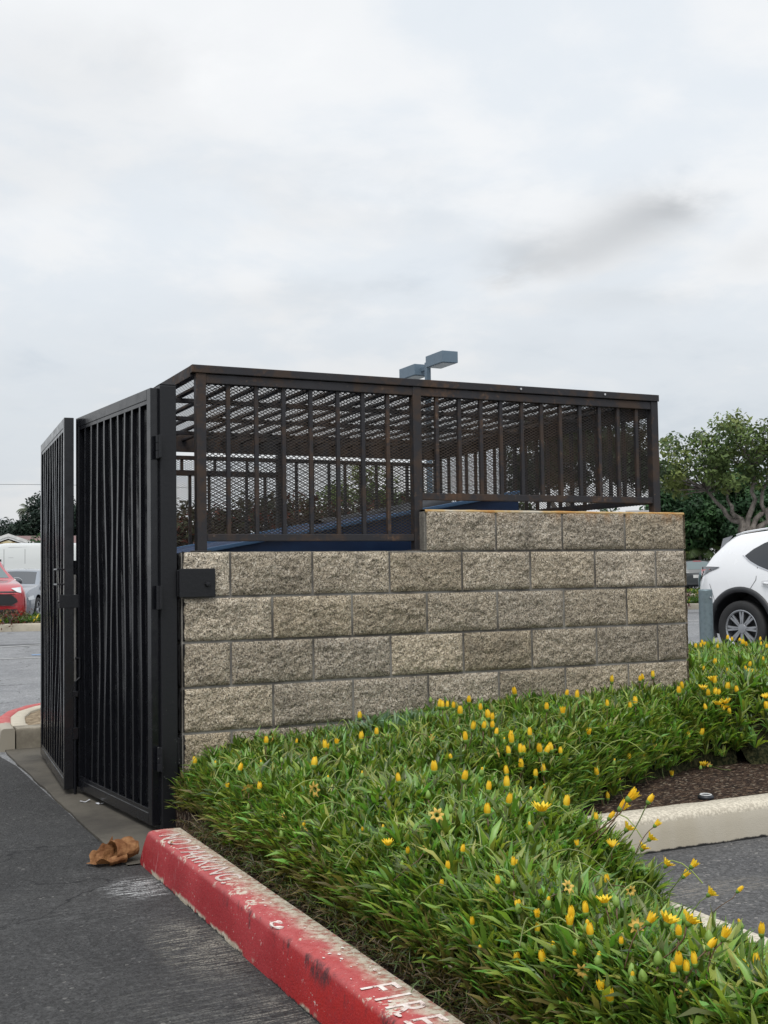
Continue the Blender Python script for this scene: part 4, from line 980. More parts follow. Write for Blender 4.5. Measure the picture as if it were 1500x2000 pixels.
# ------------------------------------------------------------------ vehicles
def paint(name, col, rough=.25, metal=0., coat=1.):
    m = Mt(name, col, rough, metal, .5, coat); m.set('Roughness', m.rng(m.noise(3, 4), .3, .7, rough*.9, rough*1.3)); return m.m
M_glass = Mt('dark_glass', (.012, .015, .02), .04, spec=.8).m
M_glassl = Mt('windscreen_glass', (.10, .14, .145), .06, spec=.8).m
M_rub = simple('tyre_rubber', (.018, .018, .019), .75, bump=.2, bs=80)
M_trim = simple('black_trim', (.022, .023, .026), .5)
M_alloy = simple('alloy_wheel', (.38, .39, .41), .3, .8)
M_redl = Mt('red_lamp', (.42, .015, .02), .12, spec=.6, coat=1).m
M_darkl = Mt('dark_lamp', (.03, .035, .045), .1, spec=.6, coat=1).m
M_clearl = Mt('clear_lamp', (.55, .57, .58), .1, .3, .6, 1).m
M_plate = simple('number_plate', (.55, .55, .53), .5); M_chrome = simple('chrome', (.6, .6, .62), .15, 1)
class Car:
    """loft along x (0 = rear bumper, L = front bumper); y half widths; z up"""
    def __init__(s, L, Wd, top, belt, bottom, roof_w=.72, wheel_r=.36, ax=(.95, 3.65), tuck=.0):
        s.L, s.W2, s.top, s.belt, s.bot, s.rw, s.wr, s.ax = L, Wd/2, np.array(top), np.array(belt), np.array(bottom), roof_w, wheel_r, ax
        xs = sorted(set([0, .03, .08, .16, .28, L-.28, L-.16, L-.08, L-.03, L]+list(np.linspace(.28, L-.28, 46)))); s.xs = np.array(xs)
    def itp(s, a, x): return float(np.interp(x, a[:, 0], a[:, 1]))
    def sm(s, a, x): return (s.itp(a, x-.07)+2*s.itp(a, x)+s.itp(a, x+.07))/4
    def w(s, x):
        e = min(x, s.L-x); return s.W2*float(np.interp(e, [0, .03, .08, .16, .28, .6, 1.2], [.70, .80, .87, .925, .96, .985, 1.]))
    def sec(s, x):
        w = s.w(x); zt = s.sm(s.top, x); zb = s.itp(s.bot, x); zl = min(s.sm(s.belt, x), zt-.03); g = zt-zl
        wr = w*(s.rw+(.93-s.rw)*max(0, min(1, 1-(g-.04)/.40))); h = zl-zb
        return [(0, zb), (w*.75, zb), (w*.93, zb+.015), (w*.975, zb+.10), (w, zb+h*.45), (w*.985, zb+h*.78), (w*.955, zl), (w*.955+(wr-w*.955)*.5, zl+g*.45), (wr, zl+g*.86), (wr-.05, zl+g*.955), (wr*.6, zt), (0, zt+.012)]
    def side_y(s, x, z): p = s.sec(x)[2:9]; return float(np.interp(z, [q[1] for q in p], [q[0] for q in p]))
    def top_z(s, x, y): p = s.sec(x)[8:][::-1]; return float(np.interp(abs(y), [q[0] for q in p], [q[1] for q in p]))
    def end_x(s, y, z, front):
        for i in range(0, 160):
            e = i*.004; x = s.L-e if front else e; sc = s.sec(x)
            if sc[0][1] <= z <= sc[-1][1] and s.side_y(x, z) >= abs(y): return x
        return s.L-.6 if front else .6
    def body(s, mat, parent, cut=1.22):
        rows = []
        for x in s.xs:
            p = s.sec(x); rows.append([(x, -y, z) for y, z in p]+[(x, y, z) for y, z in p[::-1][1:-1]]+[(x, -p[0][0], p[0][1])])
        mb = MB().quadgrid(rows); mb.poly([r for r in rows[0][:-1]]); mb.poly([r for r in rows[-1][:-1]][::-1])
        o = mb.build('body', [mat, M_trim], parent); bm = bmesh.new(); bm.from_mesh(o.data); bmesh.ops.remove_doubles(bm, verts=bm.verts, dist=1e-4); bmesh.ops.recalc_face_normals(bm, faces=bm.faces); bm.to_mesh(o.data); bm.free()
        c = MB()
        for x in s.ax:
            for sd in (-1, 1):
                r = s.wr*cut; c.lathe([(0, sd*s.W2*.45), (r, sd*s.W2*.45), (r, sd*s.W2*1.2), (0, sd*s.W2*1.2)], 40, Matrix.Translation((x, 0, s.wr+.01)), 'y')
        co = c.build('cutter', M_trim, None); co.parent = parent
        md = o.modifiers.new('b', 'BOOLEAN'); md.operation = 'DIFFERENCE'; md.object = co; md.solver = 'EXACT'
        bpy.context.view_layer.update(); me = bpy.data.meshes.new_from_object(o.evaluated_get(bpy.context.evaluated_depsgraph_get()))
        o.modifiers.clear(); old = o.data; o.data = me; bpy.data.meshes.remove(old); bpy.data.objects.remove(co)
        me.polygons.foreach_set('use_smooth', [True]*len(me.polygons))
        try:
            bm = bmesh.new(); bm.from_mesh(me)
            for e in bm.edges: e.smooth = not (len(e.link_faces) == 2 and e.calc_face_angle(0) > .6)
            bm.to_mesh(me); bm.free()
        except Exception: pass
        return o
    def side_strip(s, lo, hi, sd, off=.006, rows=5):
        """lo, hi: lists of (x,z) of the same length -> panel lying on the flank"""
        P = []
        for (xa, za), (xb, zb) in zip(lo, hi):
            rr = []
            for k in range(rows): u = k/(rows-1); x, z = xa+(xb-xa)*u, za+(zb-za)*u; rr.append((x, sd*(s.side_y(x, z)+off), z))
            P.append(rr)
        return MB().quadgrid(P)
    def top_strip(s, xa, xb, wf, off=.006, n=9, ny=9):
        P = []
        for i in range(n):
            x = xa+(xb-xa)*i/(n-1); hw = (s.sec(x)[9][0])*wf; P.append([(x, y, s.top_z(x, y)+off) for y in np.linspace(-hw, hw, ny)])
        return MB().quadgrid(P)
    def end_poly(s, poly, front, off=.008, n=7):
        """poly: lower list and upper list of (y,z)"""
        P = []
        for (ya, za), (yb, zb) in zip(*poly):
            rr = []
            for k in range(n): u = k/(n-1); y, z = ya+(yb-ya)*u, za+(zb-za)*u; rr.append((s.end_x(y, z, front)+(off if front else -off), y, z))
            P.append(rr)
        return MB().quadgrid(P)
    def windows(s, x0, x1, parent, split=(), frame=None, zoff=.03, topoff=.105):
        for sd in (-1, 1):
            xs = [x0]+list(split)+[x1]
            for a, b in zip(xs, xs[1:]):
                lo, hi = [], []
                for x in np.linspace(a+.02, b-.02, 16):
                    l = s.sm(s.belt, x)+zoff; h_ = s.sm(s.top, x)-topoff*min(1, (s.sm(s.top, x)-l)/.3)
                    lo.append((x, l)); hi.append((x, max(l+.004, h_)))
                s.side_strip(lo, hi, sd).build('window', M_glass, parent, smooth=True, fixn=False)
    def wheels(s, parent, spokes=5, dark=False):
        for x in s.ax:
            for sd in (-1, 1):
                r = s.wr; wl = empty('wheel'); wl.parent = parent; wl.location = (x, sd*(s.W2-.115), r); wl.rotation_euler = (0, 0, math.pi if sd < 0 else 0)
                MB().lathe([(r*.66, -.09), (r*.93, -.105), (r*.99, -.085), (r, -.05), (r, .05), (r*.99, .085), (r*.93, .105), (r*.72, .10), (r*.66, .085)], 40, None, 'y').build('tyre', M_rub, wl, smooth=True)
                mb = MB().lathe([(r*.60, .0), (r*.655, .05), (r*.675, .092), (r*.65, .096), (r*.61, .085), (r*.60, .0)], 40, None, 'y')
                for k in range(spokes):
                    for dlt in (-.10, .10):
                        a = 2*math.pi*k/spokes+dlt; M = Matrix.Rotation(a, 4, 'Y'); mb.prism([(r*.08, -.018), (r*.62, -.013), (r*.62, .013), (r*.08, .018)], 'y', .055, .078, ) if False else mb.box((r*.08, .052, -.014), (r*.63, .078, .014), M)
                mb.lathe([(0, .085), (r*.16, .083), (r*.20, .06), (r*.20, .03)], 20, None, 'y'); mb.build('rim', M_alloy, wl, smooth=False)
                MB().lathe([(0, .0), (r*.62, .0)], 30, None, 'y').build('brake_disc', M_trim, wl)
def place(root, p, front_dir): root.location = (p[0], p[1], 0); root.rotation_euler = (0, 0, math.atan2(front_dir[1], front_dir[0]))

def white_suv():
    t = empty('parked_suv', label='white sport utility car with black wheel arches, rear quarter seen at the right edge', cat='car', group=None)
    c = Car(4.43, 1.86, [(0, 1.0), (.06, 1.08), (.14, 1.16), (.26, 1.33), (.50, 1.585), (.60, 1.615), (1.1, 1.665), (2.0, 1.675), (2.5, 1.63), (3.25, 1.15), (4.0, 1.03), (4.3, .93), (4.43, .75)],
            [(0, .96), (.25, 1.14), (.6, 1.17), (1.0, 1.12), (1.7, 1.06), (2.4, 1.02), (3.2, 1.0), (4.43, .80)], [(0, .42), (.2, .30), (.5, .24), (3.9, .22), (4.43, .30)], .74, .365, (.80, 3.46))
    M_pw = paint('white_pearl_paint', (.74, .75, .77), .22); c.body(M_pw, t, 1.30)
    # rear side windows: pointed quarter light that kicks up, then door glass
    for sd in (-1, 1):
        lo = [(x, z) for x, z in ((.82, 1.315), (.92, 1.245), (1.06, 1.18), (1.22, 1.125), (1.32, 1.105))]; hi = [(.825, 1.32), (.93, 1.40), (1.08, 1.475), (1.24, 1.525), (1.33, 1.54)]
        c.side_strip(lo, hi, sd).build('window', M_glass, t, smooth=True, fixn=False)
        c.side_strip([(x, 1.10-.03*(x-1.35)) for x in np.linspace(1.35, 2.05, 9)], [(x, 1.545+.02*math.sin((x-1.35)*3)) for x in np.linspace(1.35, 2.05, 9)], sd).build('window', M_glass, t, smooth=True, fixn=False)
        c.side_strip([(x, 1.075-.03*(x-2.1)) for x in np.linspace(2.1, 3.0, 9)], [(x, max(1.09, min(1.55, 1.55-(x-2.4)*.78))) for x in np.linspace(2.1, 3.0, 9)], sd).build('window', M_glass, t, smooth=True, fixn=False)
        # bright trim under the glass
        c.side_strip([(.785, 1.318), (.90, 1.235), (1.05, 1.165), (1.22, 1.108), (1.4, 1.083), (2.05, 1.062)], [(.79, 1.327), (.91, 1.247), (1.06, 1.178), (1.225, 1.122), (1.4, 1.096), (2.05, 1.075)], sd, .008).build('window_trim', M_chrome, t, smooth=True, fixn=False)
        # wheel arch cladding
        for ax in c.ax:
            P = []
            for k in range(33):
                a = R(-18)+R(216)*k/32; rr = []
                for rad, off in ((1.27, -.02), (1.29, .018), (1.40, .022), (1.47, .012), (1.48, -.01)):
                    x = ax+math.cos(a)*c.wr*rad; z = max(.2, c.wr+.01+math.sin(a)*c.wr*rad); rr.append((x, sd*(c.side_y(max(.02, x), z)+off), z))
                P.append(rr)
            MB().quadgrid(P).build('arch_trim', M_trim, t, smooth=True)
        c.side_strip([(x, .25) for x in np.linspace(1.35, 2.9, 9)], [(x, .40) for x in np.linspace(1.35, 2.9, 9)], sd, .012).build('sill_trim', M_trim, t, fixn=False)
        # tail lamp: dark outer blade with a red core wrapping the corner
        tl = c.side_strip([(.03, .90), (.05, .96), (.12, 1.04), (.26, 1.105), (.45, 1.165)], [(.03, 1.165), (.05, 1.175), (.12, 1.182), (.26, 1.182), (.46, 1.174)], sd, .012).build('tail_lamp', M_darkl, t, smooth=True, fixn=False)
        c.side_strip([(.034, .93), (.065, 1.0), (.13, 1.085)], [(.034, 1.13), (.068, 1.12), (.13, 1.12)], sd, .016).build('red_lens', M_redl, tl, smooth=True, fixn=False)
        c.side_strip([(.075, 1.118), (.3, 1.14)], [(.075, 1.142), (.3, 1.152)], sd, .016).build('red_lens', M_redl, tl, smooth=True, fixn=False)
        # door handle, door shut line, fuel flap line
        y = c.side_y(1.30, .95)
        h_ = MB().tube([(1.16, sd*(y+.004), .955), (1.20, sd*(y+.034), .955), (1.32, sd*(y+.036), .945), (1.37, sd*(y+.006), .942)], [.010, .015, .016, .010], 8).build('door_handle', M_pw, t, smooth=True)
        c.side_strip([(1.13, .915), (1.25, .89), (1.36, .91)], [(1.13, .985), (1.25, 1.0), (1.36, .975)], sd, .003).build('handle_cup', paint('white_cup', (.60, .61, .63), .3), t, smooth=True, fixn=False)
        c.side_strip([(1.045, 1.165), (1.04, 1.0), (.97, .90), (.92, .86)], [(1.053, 1.165), (1.048, 1.0), (.978, .90), (.928, .86)], sd, .004, 2).build('door_gap', M_trim, t, fixn=False)
        c.side_strip([(.42, .60), (.36, .80), (.30, .95)], [(.426, .60), (.366, .80), (.306, .95)], sd, .004, 2).build('bumper_gap', M_trim, t, fixn=False)
        c.side_strip([(2.02, 1.06), (2.00, .75), (2.0, .42)], [(2.028, 1.06), (2.008, .75), (2.008, .42)], sd, .004, 2).build('door_gap', M_trim, t, fixn=False)
        c.side_strip([(.05, .44), (.15, .42), (.26, .40)], [(.05, .50), (.15, .50), (.25, .50)], sd, .01).build('bumper_trim', M_trim, t, fixn=False)
        MB().tube([(x, sd*(c.sec(x)[9][0]-.03), c.top_z(x, c.sec(x)[9][0]-.03)+.03-.03*abs((x-1.4)/1.0)**6) for x in np.linspace(.55, 2.35, 15)], .014, 6).build('roof_rail', M_pw, t, smooth=True)
        MB().lathe([(0, 0), (.10, .01), (.115, .06), (.09, .12), (0, .14)], 16, Matrix.Translation((2.92, sd*1.0, 1.06)) @ Matrix.Rotation(R(90), 4, 'Y')).build('mirror', M_pw, t, smooth=True)
    c.top_strip(.24, .49, .86).build('rear_window', M_glass, t, smooth=True, fixn=False)
    c.top_strip(2.54, 3.16, .9).build('windscreen', M_glass, t, smooth=True, fixn=False)
    # spoiler with dark side wings
    P = [[(x, y, c.top_z(.60, y)+.012-(.02*(.60-x)/.3)) for y in np.linspace(-.62, .62, 13)] for x in (.62, .48, .36)]
    MB().quadgrid(P).build('spoiler', M_pw, t, smooth=True, fixn=False)
    for sd in (-1, 1): MB().prism([(.37, 1.555), (.52, 1.59), (.34, 1.38), (.31, 1.38)], 'y', sd*.645-.008, sd*.645+.008).build('spoiler_wing', simple('grey_trim', (.25, .26, .28), .4), t)
    c.end_poly(([(-.28, .80), (.28, .80)], [(-.28, .94), (.28, .94)]), False, .012).build('number_plate', M_plate, t, fixn=False)
    c.wheels(t, 8)
    a = -42.5-36; d = (math.cos(R(a)), math.sin(R(a)))                       # front points to the right and slightly to the camera
    wp = ground(1449, 15.35)                                                  # the near rear wheel
    n = (-d[1], d[0]); side = -1                                              # its right flank faces us
    org = (wp[0]-d[0]*.80+n[0]*(.93-.115), wp[1]-d[1]*.80+n[1]*(.93-.115)); place(t, org, d)
white_suv()

def red_suv():
    t = empty('parked_suv', label='red sport utility car facing out, front corner visible at the left edge', cat='car')
    c = Car(4.6, 1.86, [(0, .9), (.1, 1.1), (.5, 1.58), (.8, 1.64), (2.2, 1.69), (2.6, 1.66), (3.35, 1.16), (4.2, 1.06), (4.45, .98), (4.6, .80)], [(0, .95), (1, 1.08), (3.4, 1.05), (4.6, .82)], [(0, .35), (.6, .24), (4.0, .22), (4.6, .24)], .74, .36, (.95, 3.64))
    c.body(paint('red_car_paint', (.36, .008, .016), .3), t); c.windows(.75, 3.25, t, (1.6, 2.5))
    c.top_strip(2.66, 3.30, .92).build('windscreen', M_glassl, t, smooth=True, fixn=False); c.top_strip(.16, .45, .85).build('rear_window', M_glass, t, smooth=True, fixn=False)
    g = lambda nm, lo, hi, m_, off=.01, par=t: c.end_poly((lo, hi), True, off).build(nm, m_, par, smooth=True, fixn=False)
    for sd in (-1, 1):
        P = lambda L_: [(sd*y, z) for y, z in L_]
        hl = g('headlight', P([(.52, .93), (.62, .86), (.70, .84), (.84, .90)]), P([(.50, .955), (.62, .965), (.72, .985), (.85, 1.00)]), M_clearl, .014)
        g('lamp_bar', P([(.55, .945), (.84, .985)]), P([(.55, .955), (.84, .995)]), M_chrome, .018, hl)
        g('side_vent', P([(.80, .48), (.88, .50)]), P([(.80, .72), (.87, .70)]), M_trim, .012)
        c.side_strip([(4.02, .30), (4.1, .30)], [(4.02, .75), (4.1, .75)], sd, .004).build('arch_trim', M_trim, t, fixn=False)
        mi = MB().lathe([(0, 0), (.085, .01), (.11, .07), (.09, .14), (0, .16)], 16, Matrix.Translation((3.06, sd*.92, 1.10)) @ Matrix.Rotation(R(90 if sd > 0 else 90), 4, 'Y') @ Matrix.Diagonal((1, 1.35, 1, 1)) ).build('mirror', M_darkl, t, smooth=True)
    g('grille', [(-.62, .64), (-.5, .57), (0, .57), (.5, .57), (.62, .64)], [(-.60, .70), (-.48, .80), (0, .81), (.48, .80), (.60, .70)], M_trim, .012)
    for zz in (.555, .815): g('grille_frame', [(-.56, zz-.008), (0, zz-.008), (.56, zz-.008)], [(-.56, zz+.008), (0, zz+.008), (.56, zz+.008)], M_chrome, .018)
    g('hood_slot', [(-.6, .855), (0, .855), (.6, .855)], [(-.6, .885), (0, .885), (.6, .885)], M_trim, .008)
    g('lower_grille', [(-.72, .27), (0, .27), (.72, .27)], [(-.60, .47), (0, .47), (.60, .47)], M_trim, .012)
    g('skid_plate', [(-.66, .245), (0, .245), (.66, .245)], [(-.66, .285), (0, .285), (.66, .285)], M_alloy, .02)
    g('number_plate', [(-.16, .60), (.16, .60)], [(-.16, .70), (.16, .70)], M_plate, .022)
    c.wheels(t); f = at(-19, 1000, 26.8); d = (.08, -.9968); place(t, (f[0]-d[0]*4.6, f[1]-d[1]*4.6), d)
red_suv()
def sedan():
    t = empty('parked_sedan', label='silver grey saloon car parked behind the red car, partly hidden by the gate', cat='car')
    c = Car(4.7, 1.82, [(0, .75), (.06, 1.0), (.7, 1.10), (1.4, 1.38), (2.0, 1.45), (2.6, 1.42), (3.5, 1.0), (4.3, .88), (4.6, .76), (4.7, .6)], [(0, .82), (1, .98), (3.4, .93), (4.7, .66)], [(0, .35), (.5, .2), (4.2, .2), (4.7, .26)], .72, .335, (.95, 3.75))
    c.body(paint('grey_car_paint', (.20, .22, .25), .28, .6), t); c.windows(1.0, 3.3, t, (1.6, 2.5)); c.top_strip(2.72, 3.42, .92).build('windscreen', M_glass, t, smooth=True, fixn=False); c.top_strip(.75, 1.35, .88).build('rear_window', M_glass, t, smooth=True, fixn=False)
    for sd in (-1, 1):
        c.side_strip([(4.15, .64), (4.35, .62), (4.52, .62)], [(4.15, .74), (4.35, .72), (4.52, .68)], sd, .01).build('headlight', M_clearl, t, smooth=True, fixn=False)
        MB().lathe([(0, 0), (.07, .01), (.085, .06), (.07, .11), (0, .13)], 14, Matrix.Translation((3.15, sd*.93, .97)) @ Matrix.Rotation(R(90), 4, 'Y')).build('mirror', M_darkl, t, smooth=True)
    c.end_poly(([(-.4, .3), (.4, .3)], [(-.4, .5), (.4, .5)]), True).build('grille', M_trim, t, fixn=False)
    c.wheels(t); a = R(-90-24); d = (math.cos(a), math.sin(a)); wp = ground(69, 31.2); n = (-d[1], d[0]); org = (wp[0]-d[0]*3.75-n[0]*.8, wp[1]-d[1]*3.75-n[1]*.8); place(t, org, d)
sedan()
def van():
    t = empty('cargo_van', label='white high roofed cargo van parked behind the red and grey cars', cat='van')
    c = Car(6.0, 2.02, [(0, 2.35), (.05, 2.46), (.3, 2.52), (3.9, 2.54), (4.3, 2.47), (4.75, 2.25), (5.35, 1.35), (5.85, 1.12), (6, .8)], [(0, 1.25), (5.3, 1.2), (6, .85)], [(0, .4), (.5, .3), (5.5, .28), (6, .35)], .90, .36, (1.15, 4.85))
    c.body(paint('white_van_paint', (.60, .62, .61), .35), t); c.top_strip(4.85, 5.3, .95).build('windscreen', M_glass, t, smooth=True, fixn=False)
    for sd in (-1, 1):
        c.side_strip([(4.05, 1.42), (4.95, 1.40)], [(4.05, 1.92), (4.75, 1.92)], sd).build('window', M_glass, t, fixn=False)
        for z in (1.16, 1.97, 2.36): c.side_strip([(.2, z), (3.8, z)], [(.2, z+.018), (3.8, z+.018)], sd, .003).build('panel_crease', simple('van_crease', (.45, .46, .46), .5), t, fixn=False)
        for x in (1.7, 3.2, 3.95): c.side_strip([(x, .5), (x, 2.3)], [(x+.012, .5), (x+.012, 2.3)], sd, .003, 2).build('door_gap', M_trim, t, fixn=False)
    c.wheels(t); d = (-.985, .17); p = at(5, 1000, 44.5); place(t, (p[0]-d[0]*4.05, p[1]-d[1]*4.05), d)
van()
def far_cars():
    t = empty('parked_suv', label='dark grey sport utility car far off, its tailgate facing the camera', cat='car')
    c = Car(4.6, 1.85, [(0, .95), (.1, 1.15), (.42, 1.58), (.8, 1.66), (2.4, 1.68), (3.3, 1.15), (4.6, .85)], [(0, 1.0), (1, 1.1), (4.6, .85)], [(0, .4), (.4, .28), (4.6, .28)], .74, .36)
    c.body(paint('charcoal_paint', (.055, .06, .062), .3, .3), t); c.windows(.7, 3.1, t, (1.6, 2.5)); c.top_strip(.12, .40, .85).build('rear_window', M_glassl, t, smooth=True, fixn=False); c.top_strip(2.5, 3.2, .9).build('windscreen', M_glass, t, smooth=True, fixn=False)
    c.end_poly(([(-.3, .74), (.3, .74)], [(-.3, .90), (.3, .90)]), False).build('number_plate', M_plate, t, fixn=False)
    c.end_poly(([(-.7, .40), (.7, .40)], [(-.7, .47), (.7, .47)]), False, .02).build('bumper_strip', M_alloy, t, fixn=False)
    for sd in (-1, 1): c.side_strip([(.03, .92), (.3, .98)], [(.03, 1.05), (.3, 1.06)], sd, .01).build('tail_lamp', M_redl, t, fixn=False)
    c.top_strip(.44, .50, .35, .012).build('brake_light', M_redl, t, fixn=False)
    c.wheels(t); d = (math.sin(.52), math.cos(.52)); p = at(1362, 1000, 60); place(t, p, d)
    t = empty('parked_hatchback', label='teal hatchback parked next to the dark car far off at the right', cat='car')
    c = Car(4.3, 1.76, [(0, .85), (.1, 1.05), (.5, 1.38), (1.2, 1.52), (2.2, 1.53), (3.2, 1.06), (4.3, .75)], [(0, .9), (3.2, .95), (4.3, .75)], [(0, .36), (.4, .24), (4.3, .24)], .74, .33, (.85, 3.5))
    c.body(paint('teal_paint', (.045, .105, .12), .3, .3), t); c.windows(.9, 3.0, t, (1.5, 2.4)); c.top_strip(.16, .55, .88).build('rear_window', M_glass, t, smooth=True, fixn=False); c.top_strip(2.35, 3.1, .9).build('windscreen', M_glass, t, smooth=True, fixn=False)
    for sd in (-1, 1): c.side_strip([(.03, .80), (.25, .86)], [(.03, .96), (.25, .98)], sd, .01).build('tail_lamp', M_redl, t, fixn=False)
    c.wheels(t); a = .5; d = (math.cos(a), math.sin(a)); a = YAW+math.atan((1380-750)/FPX)-R(-34); d = (math.sin(a), math.cos(a)); p = at(1386, 1000, 52); place(t, p, d)
far_cars()

# ------------------------------------------------------------------ bollard and lamp
m = Mt('galvanised_steel', (.3, .36, .38), .45, .55); c = m.mix(m.rng(m.voro(22, out='Distance'), .1, .6), (.15, .195, .215), (.18, .23, .25)); m.set('Base Color', m.mix(m.rng(m.noise(3, 5), .5, .7, 0, .5), c, (.12, .15, .165))); m.set('Roughness', m.rng(m.noise(30, 3), .3, .7, .35, .6)); M_galv = m.m
p = ground(1373, 14.3); t = empty('bollard', p, 0, 'grey galvanised steel pipe bollard standing behind the flowers beside the white car', 'bollard')
MB().lathe([(0, 0), (.083, 0), (.083, .885), (.078, .897), (.072, .90), (.072, .86), (0, .86)], 32).build('pipe', M_galv, t, smooth=False)
_d = (CAM[:2]-p[:2])/np.linalg.norm(CAM[:2]-p[:2]); _a = math.atan2(_d[1], _d[0])-.75*-1
MB().lathe([(0, 0), (.014, 0), (.014, .006), (0, .008)], 12, Matrix.Translation((.083*math.cos(_a), .083*math.sin(_a), .80)) @ Matrix.Rotation(_a, 4, 'Z') @ Matrix.Rotation(R(90), 4, 'Y')).build('bolt', M_chrome, t)
M_lamp = simple('lamp_blue_grey', (.115, .165, .215), .5, var=.05); M_lens = simple('lamp_lens', (.32, .37, .40), .25)
p = ground(840, 26.8); t = empty('street_lamp', p, 0, 'tall blue grey lamp pole with two box heads rising behind the cage', 'street lamp')
MB().box((-.055, -.055, 0), (.055, .055, 6.02)).build('pole', M_lamp, t, .01); MB().box((-.14, -.14, 0), (.14, .14, .06)).build('base_plate', M_lamp, t, .01)
for s_, zc in ((-1, 5.97), (1, 5.90)):
    y0, y1 = (-1.08, -.28) if s_ < 0 else (.28, 1.08)
    hd = MB().box((-.20, y0, zc-.13), (.20, y1, zc+.13)).build('lamp_head', M_lamp, t, .012)
    MB().box((-.16, y0+.06, zc-.139), (.16, y1-.06, zc-.1305)).build('lens', M_lens, hd)
    MB().box((-.035, min(s_*.056, s_*.279), zc-.05), (.035, max(s_*.056, s_*.279), zc+.05)).build('arm', M_lamp, t, .006)

# ------------------------------------------------------------------ trees, shrubs, house
def leafmat(name, tr=.25):
    m = Mt(name, (.05, .1, .03), .55, spec=.25); t_ = m.attr('tint'); m.set('Base Color', t_); m.translucent(t_, tr); return m.m
M_crown = leafmat('tree_leaf'); M_bark = Mt('bark', (.2, .17, .15), .85, spec=.2)
M_bark.set('Base Color', M_bark.mix(M_bark.rng(M_bark.noise(6, 6, .65, M_bark.vec((1, 1, .35))), .35, .65), (.10, .088, .078), (.27, .24, .215))); M_bark.bump(M_bark.noise(14, 5), .5, .03); M_bark = M_bark.m
def crown_mesh(clumps, n_per, size, cols, seed, flat=.6):
    """clumps: (x,y,z,r) -> small pointed leaf quads spread through each clump"""
    rl = np.random.default_rng(seed); V, C = [], []
    for (x, y, z, r) in clumps:
        n = max(12, int(n_per*rl.uniform(.7, 1.3)*(r/.5)**2)); d = rl.normal(size=(n, 3)); d /= np.linalg.norm(d, axis=1)[:, None]
        rad = r*rl.uniform(.25, 1.08, n)**.6; p = np.array([x, y, z])+d*rad[:, None]*np.array([1, 1, .75])
        nr = d*.7+rl.normal(size=(n, 3))*.6+np.array([0, 0, flat]); nr /= np.linalg.norm(nr, axis=1)[:, None]
        a = np.cross(nr, rl.normal(size=(n, 3))); a /= np.linalg.norm(a, axis=1)[:, None]; b = np.cross(nr, a); s = size*rl.uniform(.6, 1.4, n)[:, None]
        V.append(np.stack([p-a*s, p-b*s*.45+nr*s*.1, p+a*s, p+b*s*.45+nr*s*.1], 1)); base = np.array(cols[rl.integers(len(cols))])
        C.append(np.repeat(base*rl.uniform(.65, 1.35, (n, 1))*np.array([1, 1, 1]), 4, 0))
    V = np.concatenate(V).reshape(-1, 3); F = np.arange(len(V)).reshape(-1, 4); me = np_mesh('crown', V, F); col_attr(me, 'tint', np.concatenate(C)); return me
def limb(mb, a, b, r0, r1, wob, rs, n=7):
    a, b = Vector(a), Vector(b); pts = []
    for i in range(n+1):
        u = i/n; w = wob*math.sin(math.pi*u); pts.append(a.lerp(b, u)+Vector((rs.uniform(-w, w), rs.uniform(-w, w), rs.uniform(-w, w)*.5)))
    mb.tube(pts, [r0+(r1-r0)*(i/n)**.8 for i in range(n+1)], 8); return pts
def tree(name, label, base, fork, tops, clumps_spec, cols, seed, trunk_r=.2, n_per=110, leaf=.075, group=None, twigs=True):
    rs = random.Random(seed); t = empty(name, base, 0, label, 'tree', group); B = Vector(base); mb = MB()
    limb(mb, (0, 0, -.05), fork, trunk_r, trunk_r*.8, trunk_r*.35, rs)
    ends = []
    for tp in tops:
        pts = limb(mb, fork, tp, trunk_r*.62, trunk_r*.22, .16, rs, 9); ends += pts[4:]
    clumps = []
    for (cx, cy, cz, rx, ry, rz, n, cr) in clumps_spec:
        for _ in range(n):
            while True:
                d = Vector((rs.uniform(-1, 1), rs.uniform(-1, 1), rs.uniform(-1, 1)))
                if .35 < d.length < 1: break
            c = (cx+d.x*rx, cy+d.y*ry, cz+d.z*rz); clumps.append((*c, cr*rs.uniform(.6, 1.35)))
            if twigs and ends and rs.random() < .55:
                e = min(ends, key=lambda q: (q-Vector(c)).length); limb(mb, e, c, trunk_r*.16, .012, .08, rs, 5)
    mb.build('trunk', M_bark, t, smooth=True); link('crown', crown_mesh(clumps, n_per, leaf, cols, seed), M_crown, t); return t
GR = [(.10, .150, .050), (.13, .185, .058), (.175, .215, .066), (.07, .11, .04)]
GD = [(.034, .080, .030), (.046, .105, .036), (.026, .062, .026)]
GB = [(.020, .036, .026), (.026, .044, .030), (.016, .030, .024)]
vx = np.array([math.cos(YAW+.3), -math.sin(YAW+.3), 0])            # roughly across the view on the right side
